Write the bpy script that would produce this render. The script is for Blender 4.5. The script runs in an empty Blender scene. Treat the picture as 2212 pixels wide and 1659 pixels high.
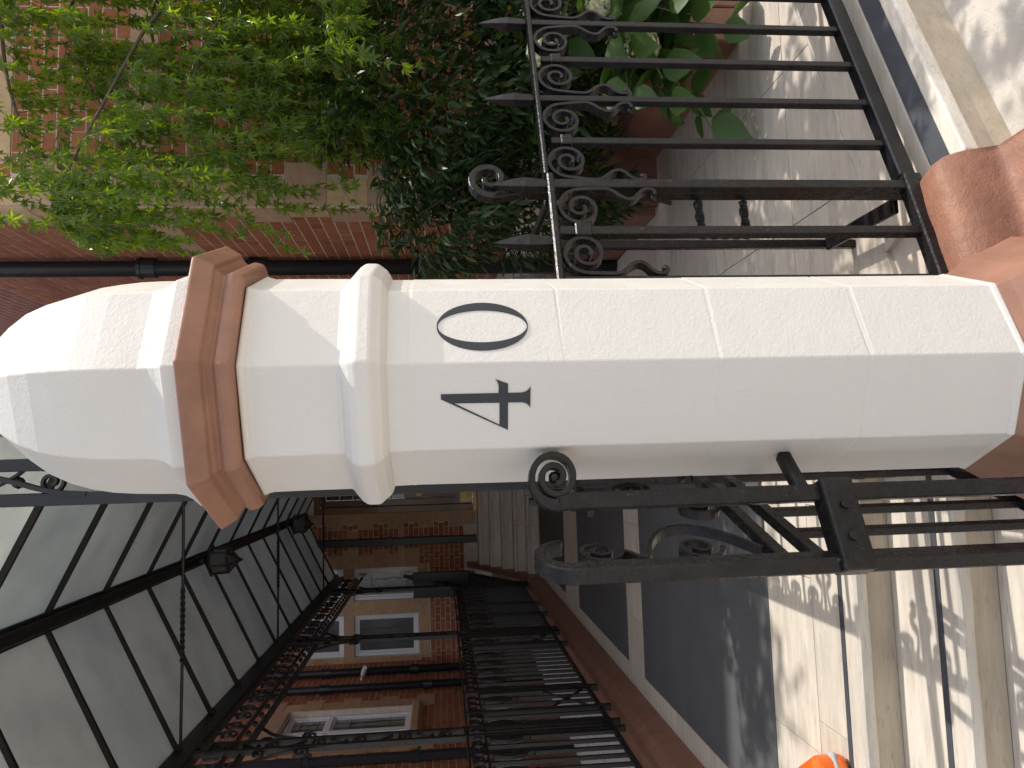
import bpy, bmesh, math, random
from mathutils import Vector, Matrix
from mathutils.geometry import tessellate_polygon
R = math.radians
random.seed(7)
sc = bpy.context.scene
COL = sc.collection

# ------------------------------------------------------------------ camera, sky, sun, exposure
CAM = Vector((0.0, 0.0, 1.3))                    # 1.3 m above the landing (z = 0)
PITCH, YAW, ROLL, FPX = R(5.3), R(5.5), 0.021, 1661.0 / 2212.0
fwd = Vector((math.sin(YAW) * math.cos(PITCH), math.cos(YAW) * math.cos(PITCH), -math.sin(PITCH)))
rt0 = Vector((math.cos(YAW), -math.sin(YAW), 0.0))
up0 = rt0.cross(fwd)
rt = rt0 * math.cos(ROLL) - up0 * math.sin(ROLL)
upv = rt0 * math.sin(ROLL) + up0 * math.cos(ROLL)
cam_d = bpy.data.cameras.new("camera")
cam = bpy.data.objects.new("camera", cam_d)
COL.objects.link(cam)
# the phone was held on its side: the top of the place points to the left edge of the picture
m3 = Matrix((-upv, rt, -fwd)).transposed()
cam.matrix_world = Matrix.Translation(CAM) @ m3.to_4x4()
cam_d.sensor_width = 36.0
cam_d.lens = 36.0 * FPX
cam_d.clip_start = 0.05
cam_d.clip_end = 500
sc.camera = cam

SUN_AZ, SUN_EL = R(4.0), R(55.0)                 # from +X, a little towards +Y
sun_vec = Vector((math.cos(SUN_EL) * math.cos(SUN_AZ), math.cos(SUN_EL) * math.sin(SUN_AZ), math.sin(SUN_EL)))
world = bpy.data.worlds.new("World")
sc.world = world
world.use_nodes = True
wn = world.node_tree
bg = wn.nodes["Background"]
sky = wn.nodes.new("ShaderNodeTexSky")
sky.sky_type = 'NISHITA'
sky.sun_disc = False
sky.sun_elevation = SUN_EL
sky.sun_rotation = R(90) - SUN_AZ
sky.air_density = 1.0
sky.dust_density = 2.0
sky.ozone_density = 0.6
hs = wn.nodes.new("ShaderNodeHueSaturation")        # thin bright haze over the blue
hs.inputs["Saturation"].default_value = 0.42
wn.links.new(sky.outputs[0], hs.inputs["Color"])
wn.links.new(hs.outputs[0], bg.inputs[0])
bg.inputs[1].default_value = 0.15
sun_d = bpy.data.lights.new("sun", 'SUN')
sun_d.energy = 2.0
sun_d.angle = R(0.55)
sun_d.color = (1.0, 0.95, 0.87)
sun = bpy.data.objects.new("sun", sun_d)
COL.objects.link(sun)
sun.location = (8, 1, 12)
sun.rotation_euler = sun_vec.to_track_quat('Z', 'Y').to_euler()
vs = sc.view_settings
vs.view_transform = 'Standard'
vs.look = 'None'
vs.exposure = 0.90
vs.gamma = 1.0
vs.use_curve_mapping = False
sc.cycles.max_bounces = 8
sc.cycles.diffuse_bounces = 5
sc.cycles.transmission_bounces = 6
sc.cycles.transparent_max_bounces = 12
sc.cycles.sample_clamp_indirect = 8.0
sc.cycles.use_denoising = True

def project(p):
    """image position in units of the picture's long side, from its centre, and the distance"""
    q = Vector(p) - CAM
    z = q.dot(fwd)
    if z < 0.05:
        return None
    return (-FPX * q.dot(upv) / z, FPX * q.dot(rt) / z, z)

def in_frame(p, margin=0.03):
    q = project(p)
    return q is not None and abs(q[0]) < 0.5 + margin and abs(q[1]) < 0.375 + margin

# ------------------------------------------------------------------ materials
def new_mat(name):
    m = bpy.data.materials.new(name)
    m.use_nodes = True
    nt = m.node_tree
    b = nt.nodes["Principled BSDF"]
    return m, nt, b

def N(nt, kind, **kw):
    n = nt.nodes.new(kind)
    for k, v in kw.items():
        setattr(n, k, v)
    return n

def objcoord(nt, scale=(1, 1, 1), rot=(0, 0, 0), world_space=True):
    if world_space:
        g = N(nt, "ShaderNodeNewGeometry")
        src = g.outputs["Position"]
    else:
        g = N(nt, "ShaderNodeTexCoord")
        src = g.outputs["Object"]
    mp = N(nt, "ShaderNodeMapping")
    mp.inputs["Scale"].default_value = scale
    mp.inputs["Rotation"].default_value = rot
    nt.links.new(src, mp.inputs["Vector"])
    return mp.outputs[0]

def noise(nt, vec, scale, detail=4, rough=0.55, dist=0.0):
    n = N(nt, "ShaderNodeTexNoise")
    n.inputs["Scale"].default_value = scale
    n.inputs["Detail"].default_value = detail
    n.inputs["Roughness"].default_value = rough
    n.inputs["Distortion"].default_value = dist
    nt.links.new(vec, n.inputs["Vector"])
    return n.outputs["Fac"]

def ramp(nt, fac, stops):
    r = N(nt, "ShaderNodeValToRGB")
    els = r.color_ramp.elements
    while len(els) < len(stops):
        els.new(0.5)
    for e, (p, c) in zip(els, stops):
        e.position = p
        e.color = (c[0], c[1], c[2], 1) if len(c) == 3 else c
    nt.links.new(fac, r.inputs[0])
    return r.outputs[0]

def bump(nt, b, height, strength, dist, prev=None):
    n = N(nt, "ShaderNodeBump")
    n.inputs["Strength"].default_value = strength
    n.inputs["Distance"].default_value = dist
    nt.links.new(height, n.inputs["Height"])
    if prev is not None:
        nt.links.new(prev, n.inputs["Normal"])
    nt.links.new(n.outputs[0], b.inputs["Normal"])
    return n.outputs[0]

def mixc(nt, fac, a, b, blend='MIX'):
    n = N(nt, "ShaderNodeMix", data_type='RGBA', blend_type=blend)
    if isinstance(fac, float):
        n.inputs[0].default_value = fac
    else:
        nt.links.new(fac, n.inputs[0])
    for i, v in ((6, a), (7, b)):
        if isinstance(v, tuple):
            n.inputs[i].default_value = (v[0], v[1], v[2], 1)
        else:
            nt.links.new(v, n.inputs[i])
    return n.outputs[2]

def scl(c, k):
    return tuple(min(1.0, x * k) for x in c)

def mat_var(name, base, rough=0.6, var=0.12, vscale=6.0, bumps=((60, 0.2, 0.002),), coat=0.0, metal=0.0, spots=None, stretch=(1, 1, 1), spec=0.5):
    m, nt, b = new_mat(name)
    v = objcoord(nt, stretch)
    f = noise(nt, v, vscale, 5, 0.6)
    c = ramp(nt, f, [(0.3, scl(base, 1 - var)), (0.7, scl(base, 1 + var))])
    if spots:
        sf = noise(nt, v, spots[0], 3, 0.6)
        sm = ramp(nt, sf, [(spots[1], (0, 0, 0)), (spots[1] + 0.06, (1, 1, 1))])
        c = mixc(nt, sm, c, spots[2])
    nt.links.new(c, b.inputs["Base Color"])
    rr = ramp(nt, noise(nt, v, vscale * 3, 3), [(0.3, (rough * 0.85,) * 3), (0.7, (min(1, rough * 1.15),) * 3)])
    nt.links.new(rr, b.inputs["Roughness"])
    b.inputs["Metallic"].default_value = metal
    b.inputs["Coat Weight"].default_value = coat
    b.inputs["Specular IOR Level"].default_value = spec
    prev = None
    for s, st, d in bumps:
        prev = bump(nt, b, noise(nt, v, s, 3, 0.6), st, d, prev)
    return m

M = {}
M['white'] = mat_var('white masonry paint', (0.61, 0.582, 0.54), 0.5, 0.02, 5, ((14, 0.25, 0.006), (150, 0.6, 0.0016), (380, 0.5, 0.0007)), spots=(9, 0.72, (0.57, 0.54, 0.495)))
M['terracotta'] = mat_var('terracotta paint', (0.255, 0.125, 0.082), 0.5, 0.18, 9, ((30, 0.25, 0.004), (220, 0.3, 0.001)), spots=(34, 0.70, (0.36, 0.19, 0.14)))
M['terracotta_rough'] = mat_var('weathered terracotta paint', (0.255, 0.115, 0.070), 0.6, 0.18, 12, ((40, 0.5, 0.006), (170, 0.8, 0.0025)), spots=(50, 0.68, (0.37, 0.2, 0.15)))
M['iron'] = mat_var('black iron paint', (0.010, 0.010, 0.012), 0.24, 0.4, 20, ((60, 0.5, 0.0022), (260, 0.4, 0.0008)), spots=(130, 0.72, (0.045, 0.039, 0.034)), spec=0.27)
M['iron_far'] = mat_var('black iron paint of walkway', (0.010, 0.0095, 0.010), 0.45, 0.3, 15, ((60, 0.3, 0.002),))
M['iron_old'] = mat_var('chipped black iron paint', (0.013, 0.012, 0.012), 0.27, 0.4, 25, ((45, 0.6, 0.0035), (170, 0.6, 0.0016)), spots=(85, 0.67, (0.06, 0.046, 0.036)), spec=0.27)
M['numeral'] = mat_var('black numeral paint', (0.016, 0.02, 0.027), 0.42, 0.2, 60, ((200, 0.35, 0.0008),))
M['mat'] = None
M['strip'] = mat_var('dark rubber strip', (0.06, 0.065, 0.075), 0.6, 0.15, 10, ((200, 0.2, 0.001),))
M['pipe'] = mat_var('black drainpipe paint', (0.018, 0.021, 0.028), 0.4, 0.2, 10, ((40, 0.1, 0.002),))
M['render'] = mat_var('cream render', (0.74, 0.68, 0.62), 0.8, 0.06, 3, ((120, 0.3, 0.001),))
M['frame'] = mat_var('white window paint', (0.75, 0.76, 0.78), 0.4, 0.03, 8, ((90, 0.1, 0.0006),))
M['wood'] = mat_var('varnished door wood', (0.16, 0.065, 0.025), 0.35, 0.25, 5, ((90, 0.1, 0.0006),), stretch=(8, 8, 0.8), coat=0.3)
M['wood_light'] = mat_var('varnished door frame', (0.22, 0.11, 0.04), 0.4, 0.25, 5, ((90, 0.1, 0.0006),), stretch=(8, 8, 0.8), coat=0.2)
M['brass'] = mat_var('polished brass', (0.38, 0.26, 0.11), 0.42, 0.25, 10, ((20, 0.2, 0.004),), metal=1.0)
M['bark'] = mat_var('maple bark', (0.09, 0.075, 0.05), 0.85, 0.25, 20, ((60, 0.5, 0.003),), stretch=(1, 1, 0.3))
M['twig'] = mat_var('green twig', (0.13, 0.12, 0.045), 0.6, 0.2, 30, ((60, 0.2, 0.001),))
M['soil'] = mat_var('dark soil', (0.03, 0.022, 0.016), 0.95, 0.4, 30, ((40, 0.8, 0.01),))
M['orange'] = mat_var('orange plastic', (0.85, 0.16, 0.02), 0.28, 0.04, 5, ((30, 0.05, 0.001),), coat=0.3)
M['grey_plastic'] = mat_var('grey reflective band', (0.5, 0.5, 0.5), 0.45, 0.05, 20)
M['white_print'] = mat_var('white print', (0.8, 0.8, 0.8), 0.5, 0.02, 20)
M['lead'] = mat_var('lead came', (0.03, 0.03, 0.032), 0.5, 0.1, 20)
M['petal'] = None

def m_mat():
    m, nt, b = new_mat('ribbed charcoal matting')
    v = objcoord(nt)
    w = N(nt, "ShaderNodeTexWave", wave_type='BANDS', bands_direction='Y')
    w.inputs["Scale"].default_value = 24
    w.inputs["Distortion"].default_value = 0.4
    w.inputs["Detail"].default_value = 1
    nt.links.new(v, w.inputs["Vector"])
    f = noise(nt, v, 4, 5)
    c = ramp(nt, f, [(0.3, (0.085, 0.086, 0.090)), (0.7, (0.12, 0.121, 0.125))])
    fine = noise(nt, v, 300, 2)
    c = mixc(nt, 0.4, c, ramp(nt, fine, [(0.3, (0.05, 0.052, 0.058)), (0.7, (0.14, 0.143, 0.15))]))
    nt.links.new(c, b.inputs["Base Color"])
    b.inputs["Roughness"].default_value = 0.85
    p = bump(nt, b, w.outputs["Fac"], 0.5, 0.004)
    bump(nt, b, fine, 0.5, 0.002, p)
    return m
M['mat'] = m_mat()

def m_travertine(name, base, rough=0.55, grain=1.0):
    m, nt, b = new_mat(name)
    oi = N(nt, "ShaderNodeObjectInfo")
    g = N(nt, "ShaderNodeNewGeometry")
    add = N(nt, "ShaderNodeVectorMath", operation='ADD')
    mul = N(nt, "ShaderNodeVectorMath", operation='SCALE')
    comb = N(nt, "ShaderNodeCombineXYZ")
    for i in range(3):
        nt.links.new(oi.outputs["Random"], comb.inputs[i])
    nt.links.new(comb.outputs[0], mul.inputs[0])
    mul.inputs["Scale"].default_value = 7.0
    nt.links.new(g.outputs["Position"], add.inputs[0])
    nt.links.new(mul.outputs[0], add.inputs[1])
    mp = N(nt, "ShaderNodeMapping")
    mp.inputs["Scale"].default_value = (1.0, 7.0, 7.0)
    nt.links.new(add.outputs[0], mp.inputs["Vector"])
    v = mp.outputs[0]
    f = noise(nt, v, 4.0, 7, 0.65, 0.3)
    c = ramp(nt, f, [(0.25, scl(base, 0.72)), (0.5, base), (0.75, scl(base, 1.2))])
    f2 = noise(nt, v, 16, 4, 0.6)
    c = mixc(nt, ramp(nt, f2, [(0.58, (0, 0, 0)), (0.68, (0.55 * grain,) * 3)]), c, scl(base, 0.55))
    big = noise(nt, add.outputs[0], 1.7, 3)
    c = mixc(nt, ramp(nt, big, [(0.35, (0.28,) * 3), (0.65, (0, 0, 0))]), c, scl(base, 0.62))
    vr = ramp(nt, oi.outputs["Random"], [(0, (0.88,) * 3), (1, (1.0,) * 3)])
    c = mixc(nt, 1.0, c, vr, 'MULTIPLY')
    nt.links.new(c, b.inputs["Base Color"])
    b.inputs["Roughness"].default_value = rough
    p = bump(nt, b, f2, 0.25 * grain, 0.002)
    bump(nt, b, noise(nt, add.outputs[0], 240, 2), 0.25, 0.0006, p)
    return m
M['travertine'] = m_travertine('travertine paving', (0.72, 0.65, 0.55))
M['travertine_riser_shaded'] = m_travertine('shaded travertine riser', (0.52, 0.43, 0.32))  # tread stone made darker and browner: the risers' shade is in the colour
M['travertine_garden'] = m_travertine('worn travertine garden paving', (0.66, 0.575, 0.485), 0.65)
M['pale_stone'] = m_travertine('pale forecourt stone', (0.74, 0.70, 0.64), 0.6, 0.5)
M['pavement'] = mat_var('granular pavement', (0.50, 0.455, 0.40), 0.85, 0.15, 4, ((90, 0.6, 0.004), (300, 0.5, 0.002)), spots=(120, 0.66, (0.24, 0.21, 0.19)))

def m_brick(name, stops, rough=0.8):
    m, nt, b = new_mat(name)
    oi = N(nt, "ShaderNodeObjectInfo")
    at = N(nt, "ShaderNodeAttribute", attribute_name="tint")
    ad = N(nt, "ShaderNodeMath", operation='ADD')
    nt.links.new(oi.outputs["Random"], ad.inputs[0])
    nt.links.new(at.outputs["Fac"], ad.inputs[1])
    fr = N(nt, "ShaderNodeMath", operation='FRACT')
    nt.links.new(ad.outputs[0], fr.inputs[0])
    c = ramp(nt, fr.outputs[0], stops)
    v = objcoord(nt)
    f = noise(nt, v, 22, 5, 0.65)
    c = mixc(nt, 1.0, c, ramp(nt, f, [(0.25, (0.74,) * 3), (0.75, (1.15, 1.12, 1.1))]), 'MULTIPLY')
    st = noise(nt, v, 1.3, 3)
    c = mixc(nt, 1.0, c, ramp(nt, st, [(0.3, (0.85,) * 3), (0.7, (1.05,) * 3)]), 'MULTIPLY')
    nt.links.new(c, b.inputs["Base Color"])
    b.inputs["Roughness"].default_value = rough
    p = bump(nt, b, f, 0.3, 0.003)
    bump(nt, b, noise(nt, v, 180, 3), 0.35, 0.001, p)
    return m
M['brick'] = m_brick('red brick', [(0, (0.31, 0.094, 0.040)), (0.45, (0.38, 0.130, 0.052)), (0.8, (0.43, 0.165, 0.066)), (1, (0.34, 0.112, 0.050))])
M['stone'] = m_brick('buff stone', [(0, (0.58, 0.385, 0.215)), (0.4, (0.53, 0.34, 0.19)), (0.7, (0.50, 0.32, 0.225)), (1, (0.62, 0.43, 0.25))], 0.75)
M['mortar'] = mat_var('pale mortar', (0.62, 0.54, 0.45), 0.9, 0.12, 12, ((120, 0.4, 0.001),))

def m_brickwall():
    m, nt, b = new_mat('brick wall too high to tell apart')
    g = N(nt, "ShaderNodeNewGeometry")
    sep = N(nt, "ShaderNodeSeparateXYZ")
    nt.links.new(g.outputs["Position"], sep.inputs[0])
    ad = N(nt, "ShaderNodeMath", operation='ADD')
    nt.links.new(sep.outputs[0], ad.inputs[0])
    nt.links.new(sep.outputs[1], ad.inputs[1])
    cb = N(nt, "ShaderNodeCombineXYZ")
    nt.links.new(ad.outputs[0], cb.inputs[0])
    nt.links.new(sep.outputs[2], cb.inputs[1])
    br = N(nt, "ShaderNodeTexBrick")
    br.inputs["Color1"].default_value = (0.30, 0.095, 0.05, 1)
    br.inputs["Color2"].default_value = (0.24, 0.075, 0.045, 1)
    br.inputs["Mortar"].default_value = (0.42, 0.35, 0.29, 1)
    br.inputs["Scale"].default_value = 1.0
    br.inputs["Mortar Size"].default_value = 0.004
    br.inputs["Brick Width"].default_value = 0.245
    br.inputs["Row Height"].default_value = 0.078
    nt.links.new(cb.outputs[0], br.inputs["Vector"])
    nt.links.new(br.outputs[0], b.inputs["Base Color"])
    b.inputs["Roughness"].default_value = 0.85
    return m
M['brickwall'] = m_brickwall()

def m_leaf(name, stops, trans, rough=0.4, tcol=None):
    m, nt, b = new_mat(name)
    oi = N(nt, "ShaderNodeObjectInfo")
    at = N(nt, "ShaderNodeAttribute", attribute_name="tint")
    ad = N(nt, "ShaderNodeMath", operation='ADD')
    nt.links.new(oi.outputs["Random"], ad.inputs[0])
    nt.links.new(at.outputs["Fac"], ad.inputs[1])
    fr = N(nt, "ShaderNodeMath", operation='FRACT')
    nt.links.new(ad.outputs[0], fr.inputs[0])
    c = ramp(nt, fr.outputs[0], stops)
    nt.links.new(c, b.inputs["Base Color"])
    b.inputs["Roughness"].default_value = rough
    b.inputs["Specular IOR Level"].default_value = 0.6
    tr = N(nt, "ShaderNodeBsdfTranslucent")
    tc = mixc(nt, 1.0, c, tcol or (2.2, 2.0, 0.7), 'MULTIPLY')
    nt.links.new(tc, tr.inputs["Color"])
    mx = N(nt, "ShaderNodeMixShader")
    mx.inputs[0].default_value = trans
    nt.links.new(b.outputs[0], mx.inputs[1])
    nt.links.new(tr.outputs[0], mx.inputs[2])
    nt.links.new(mx.outputs[0], nt.nodes["Material Output"].inputs[0])
    return m
M['maple'] = m_leaf('maple leaf', [(0, (0.055, 0.10, 0.016)), (0.4, (0.09, 0.155, 0.020)), (0.75, (0.135, 0.20, 0.026)), (1, (0.065, 0.12, 0.020))], 0.55, 0.26, (4.0, 3.5, 0.6))
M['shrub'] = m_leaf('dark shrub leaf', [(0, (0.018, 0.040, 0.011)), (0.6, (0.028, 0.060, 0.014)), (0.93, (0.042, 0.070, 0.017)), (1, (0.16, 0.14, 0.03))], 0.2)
M['hydrangea'] = m_leaf('hydrangea leaf', [(0, (0.045, 0.095, 0.022)), (0.6, (0.065, 0.125, 0.03)), (1, (0.05, 0.11, 0.026))], 0.25, 0.5)
M['petal'] = m_leaf('cream petal', [(0, (0.68, 0.66, 0.38)), (0.6, (0.80, 0.76, 0.58)), (1, (0.68, 0.70, 0.38))], 0.25, 0.7, (1, 1, 1))

def m_pane():
    m, nt, b = new_mat('obscured wired glass')
    oi = N(nt, "ShaderNodeObjectInfo")
    v = objcoord(nt)
    f = noise(nt, v, 2.2, 6, 0.65)
    c = ramp(nt, f, [(0.3, (0.55, 0.555, 0.56)), (0.7, (0.70, 0.70, 0.69))])
    c = mixc(nt, 1.0, c, ramp(nt, oi.outputs["Random"], [(0, (0.86, 0.87, 0.87)), (0.5, (1, 0.985, 0.965)), (1, (0.94, 0.965, 0.955))]), 'MULTIPLY')
    nt.links.new(c, b.inputs["Base Color"])
    b.inputs["Roughness"].default_value = 0.45
    w = N(nt, "ShaderNodeTexWave", wave_type='BANDS', bands_direction='Y')
    w.inputs["Scale"].default_value = 14
    w.inputs["Distortion"].default_value = 1.0
    nt.links.new(v, w.inputs["Vector"])
    bump(nt, b, w.outputs["Fac"], 0.12, 0.002)
    tr = N(nt, "ShaderNodeBsdfTranslucent")
    nt.links.new(mixc(nt, 1.0, c, (0.95, 1.0, 0.98), 'MULTIPLY'), tr.inputs["Color"])
    mx = N(nt, "ShaderNodeMixShader")
    mx.inputs[0].default_value = 0.60
    nt.links.new(b.outputs[0], mx.inputs[1])
    nt.links.new(tr.outputs[0], mx.inputs[2])
    nt.links.new(mx.outputs[0], nt.nodes["Material Output"].inputs[0])
    return m
M['pane'] = m_pane()

def m_glass(name, col, rough):
    m, nt, b = new_mat(name)
    v = objcoord(nt)
    f = noise(nt, v, 3.0, 3)
    nt.links.new(ramp(nt, f, [(0.3, scl(col, 0.75)), (0.7, scl(col, 1.25))]), b.inputs["Base Color"])
    b.inputs["Roughness"].default_value = rough
    b.inputs["Specular IOR Level"].default_value = 0.8
    b.inputs["Coat Weight"].default_value = 0.5
    b.inputs["Coat Roughness"].default_value = 0.08
    bump(nt, b, noise(nt, v, 9, 2), 0.25, 0.01)
    return m
M['glass'] = m_glass('window glass over a dim curtain', (0.09, 0.092, 0.095), 0.25)
M['glass_door'] = m_glass('rippled door glass', (0.03, 0.033, 0.036), 0.12)
M['glass_lamp'] = m_glass('lantern glass', (0.07, 0.07, 0.07), 0.2)

# ------------------------------------------------------------------ mesh helpers
def tagp(o, label=None, cat=None, group=None, kind=None):
    if label: o["label"] = label
    if cat: o["category"] = cat
    if group: o["group"] = group
    if kind: o["kind"] = kind
    return o

def empty(name, loc, label, cat, group=None):
    o = bpy.data.objects.new(name, None)
    o.empty_display_size = 0.1
    o.location = loc
    COL.objects.link(o)
    return tagp(o, label, cat, group)

def set_parent(o, parent):
    if parent is None:
        return
    o.parent = parent
    l = parent
    mw = Matrix.Translation(Vector((0, 0, 0)))
    chain = []
    while l is not None:
        chain.append(l)
        l = l.parent
    for l in reversed(chain):
        mw = mw @ l.matrix_parent_inverse @ l.matrix_basis
    o.matrix_parent_inverse = mw.inverted()

class MB:
    def __init__(self):
        self.v, self.f, self.t = [], [], []
        self.tint = 0.0
    def add(self, verts, faces):
        n = len(self.v)
        self.v += [tuple(p) for p in verts]
        self.f += [tuple(i + n for i in f) for f in faces]
        self.t += [self.tint] * len(verts)
        return self
    def hexa(self, c):
        """c: 8 corners, bottom loop then top loop"""
        return self.add(c, [(3, 2, 1, 0), (4, 5, 6, 7), (0, 1, 5, 4), (1, 2, 6, 5), (2, 3, 7, 6), (3, 0, 4, 7)])
    def box(self, x0, x1, y0, y1, z0, z1):
        return self.hexa([(x0, y0, z0), (x1, y0, z0), (x1, y1, z0), (x0, y1, z0), (x0, y0, z1), (x1, y0, z1), (x1, y1, z1), (x0, y1, z1)])
    def fbox(self, F, s0, s1, n0, n1, z0, z1):
        return self.hexa([F(s0, n1, z0), F(s1, n1, z0), F(s1, n0, z0), F(s0, n0, z0), F(s0, n1, z1), F(s1, n1, z1), F(s1, n0, z1), F(s0, n0, z1)])
    def bar(self, a, b, w, h, upref=(0, 0, 1), twist=0.0, seg=1):
        a, b = Vector(a), Vector(b)
        d = (b - a).normalized()
        u = Vector(upref)
        if abs(d.dot(u)) > 0.98:
            u = Vector((1, 0, 0))
        s = d.cross(u).normalized()
        u = s.cross(d).normalized()
        rings = []
        for i in range(seg + 1):
            p = a.lerp(b, i / seg)
            ca, sa = math.cos(twist * i / seg), math.sin(twist * i / seg)
            s2, u2 = s * ca + u * sa, u * ca - s * sa
            rings.append([p - s2 * w / 2 - u2 * h / 2, p + s2 * w / 2 - u2 * h / 2, p + s2 * w / 2 + u2 * h / 2, p - s2 * w / 2 + u2 * h / 2])
        return self.loft(rings)
    def loft(self, rings, closed=True, caps=True):
        n = len(rings[0])
        vs_, fs = [], []
        for r_ in rings:
            vs_ += r_
        for i in range(len(rings) - 1):
            for j in range(n if closed else n - 1):
                k = (j + 1) % n
                fs.append((i * n + j, i * n + k, (i + 1) * n + k, (i + 1) * n + j))
        if caps and closed:
            fs.append(tuple(range(n - 1, -1, -1)))
            fs.append(tuple((len(rings) - 1) * n + j for j in range(n)))
        return self.add(vs_, fs)
    def tube(self, pts, rad, n=8, caps=True):
        pts = [Vector(p) for p in pts]
        rads = rad if isinstance(rad, (list, tuple)) else [rad] * len(pts)
        rings = []
        u = None
        for i, p in enumerate(pts):
            d = (pts[min(i + 1, len(pts) - 1)] - pts[max(i - 1, 0)]).normalized()
            if u is None:
                u = d.orthogonal().normalized()
            u = (u - d * u.dot(d)).normalized()
            w = d.cross(u)
            rings.append([p + (u * math.cos(2 * math.pi * k / n) + w * math.sin(2 * math.pi * k / n)) * rads[i] for k in range(n)])
        return self.loft(rings, True, caps)
    def strip(self, pts, nrm, width, thick):
        """flat bar swept along a plane curve; nrm = plane normal (bar width direction)"""
        pts = [Vector(p) for p in pts]
        nrm = Vector(nrm).normalized()
        rings = []
        for i, p in enumerate(pts):
            d = (pts[min(i + 1, len(pts) - 1)] - pts[max(i - 1, 0)]).normalized()
            b = nrm.cross(d).normalized()
            th = thick[i] if isinstance(thick, list) else thick
            rings.append([p - nrm * width / 2 - b * th / 2, p + nrm * width / 2 - b * th / 2, p + nrm * width / 2 + b * th / 2, p - nrm * width / 2 + b * th / 2])
        return self.loft(rings)
    def ball(self, c, r, n=8, squash=(1, 1, 1)):
        c = Vector(c)
        rings = []
        for i in range(1, n // 2 + 1):
            a = math.pi * i / (n // 2 + 1)
            rings.append([c + Vector((math.sin(a) * math.cos(2 * math.pi * k / n) * r * squash[0], math.sin(a) * math.sin(2 * math.pi * k / n) * r * squash[1], -math.cos(a) * r * squash[2])) for k in range(n)])
        return self.loft(rings)
    def octa(self, c, prof, a0, n=8):
        rings = [[(c[0] + r * math.cos(a0 + 2 * math.pi * k / n), c[1] + r * math.sin(a0 + 2 * math.pi * k / n), z) for k in range(n)] for r, z in prof]
        return self.loft(rings)
    def build(self, name, mat, parent=None, label=None, cat=None, group=None, kind=None, smooth=False, bevel=0.0, seg=1, weld=False):
        me = bpy.data.meshes.new(name)
        me.from_pydata(self.v, [], self.f)
        if any(self.t):
            a = me.attributes.new("tint", 'FLOAT', 'POINT')
            a.data.foreach_set("value", self.t)
        me.update()
        me.materials.append(mat)
        if smooth:
            me.polygons.foreach_set("use_smooth", [True] * len(me.polygons))
        o = bpy.data.objects.new(name, me)
        COL.objects.link(o)
        set_parent(o, parent)
        tagp(o, label, cat, group, kind)
        if bevel > 0:
            b = o.modifiers.new("bevel", 'BEVEL')
            b.width = bevel
            b.segments = seg
            b.limit_method = 'ANGLE'
            b.angle_limit = R(25)
        return o

def frame(o, s, n):
    o, s, n = Vector(o), Vector(s).normalized(), Vector(n).normalized()
    return lambda a, b, z: o + s * a + n * b + Vector((0, 0, z))

CUBE = bpy.data.meshes.new("brick")
CUBE.from_pydata([(-.5, -.5, -.5), (.5, -.5, -.5), (.5, .5, -.5), (-.5, .5, -.5), (-.5, -.5, .5), (.5, -.5, .5), (.5, .5, .5), (-.5, .5, .5)], [],
                 [(3, 2, 1, 0), (4, 5, 6, 7), (0, 1, 5, 4), (1, 2, 6, 5), (2, 3, 7, 6), (3, 0, 4, 7)])
CUBE_M = {}
def cube_obj(name, key, mat, centre, dims, rotz, parent):
    """a rectangular piece sharing one mesh per kind"""
    if key not in CUBE_M:
        me = CUBE.copy()
        me.name = key
        me.materials.append(mat)
        CUBE_M[key] = me
    o = bpy.data.objects.new(name, CUBE_M[key])
    o.location = centre
    o.rotation_euler = (0, 0, rotz)
    o.scale = dims
    COL.objects.link(o)
    set_parent(o, parent)
    return o

# ------------------------------------------------------------------ ground, steps, floors
mb = MB()
mb.add([(-90, -90, -0.42), (90, -90, -0.42), (90, 90, -0.42), (-90, 90, -0.42)], [(0, 1, 2, 3)])
mb.build('ground', M['pavement'], kind='structure')

floor = empty('walkway_floor', (-0.8, 7, 0), None, None)
floor["kind"] = 'structure'
mb = MB(); mb.box(-1.9, 0.4, 2.43, 10.7, -0.42, -0.016)
mb.build('bed', M['mortar'], floor)
def slab(parent, x0, x1, y0, y1, ztop=0.0, th=0.03, gap=0.003, mat='travertine', key='paving_slab', name='paving_slab'):
    return cube_obj(name, key, M[mat], ((x0 + x1) / 2, (y0 + y1) / 2, ztop - th / 2), (x1 - x0 - gap, y1 - y0 - gap, th), 0, parent)
XL, XR = -1.6, 0.0
for xa, xb in ((XL - 0.2, -1.065), (-1.065, -0.46), (-0.46, 0.15), (0.15, 0.4)):
    slab(floor, xa, xb, 2.695, 3.07)
for xa, xb in ((XL - 0.2, -0.95), (-0.95, -0.2), (-0.2, 0.4)):
    slab(floor, xa, xb, 2.50, 2.695)
for ya, yb in ((3.07, 5.12), (5.56, 7.55), (8.4, 10.55)):       # margins beside the mats
    yy = ya
    while yy < yb - 0.01:
        y2 = min(yb, yy + 0.68)
        slab(floor, XL - 0.03, -1.47, yy, y2)
        slab(floor, -0.13, XR + 0.03, yy, y2)
        yy = y2
for ya, yb in ((5.12, 5.56), (7.55, 8.4)):
    for xa, xb in ((XL - 0.03, -1.12), (-1.12, -0.48), (-0.48, XR + 0.03)):
        slab(floor, xa, xb, ya, yb)
slab(floor, XL - 0.03, XR + 0.03, 10.55, 10.7)
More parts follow.
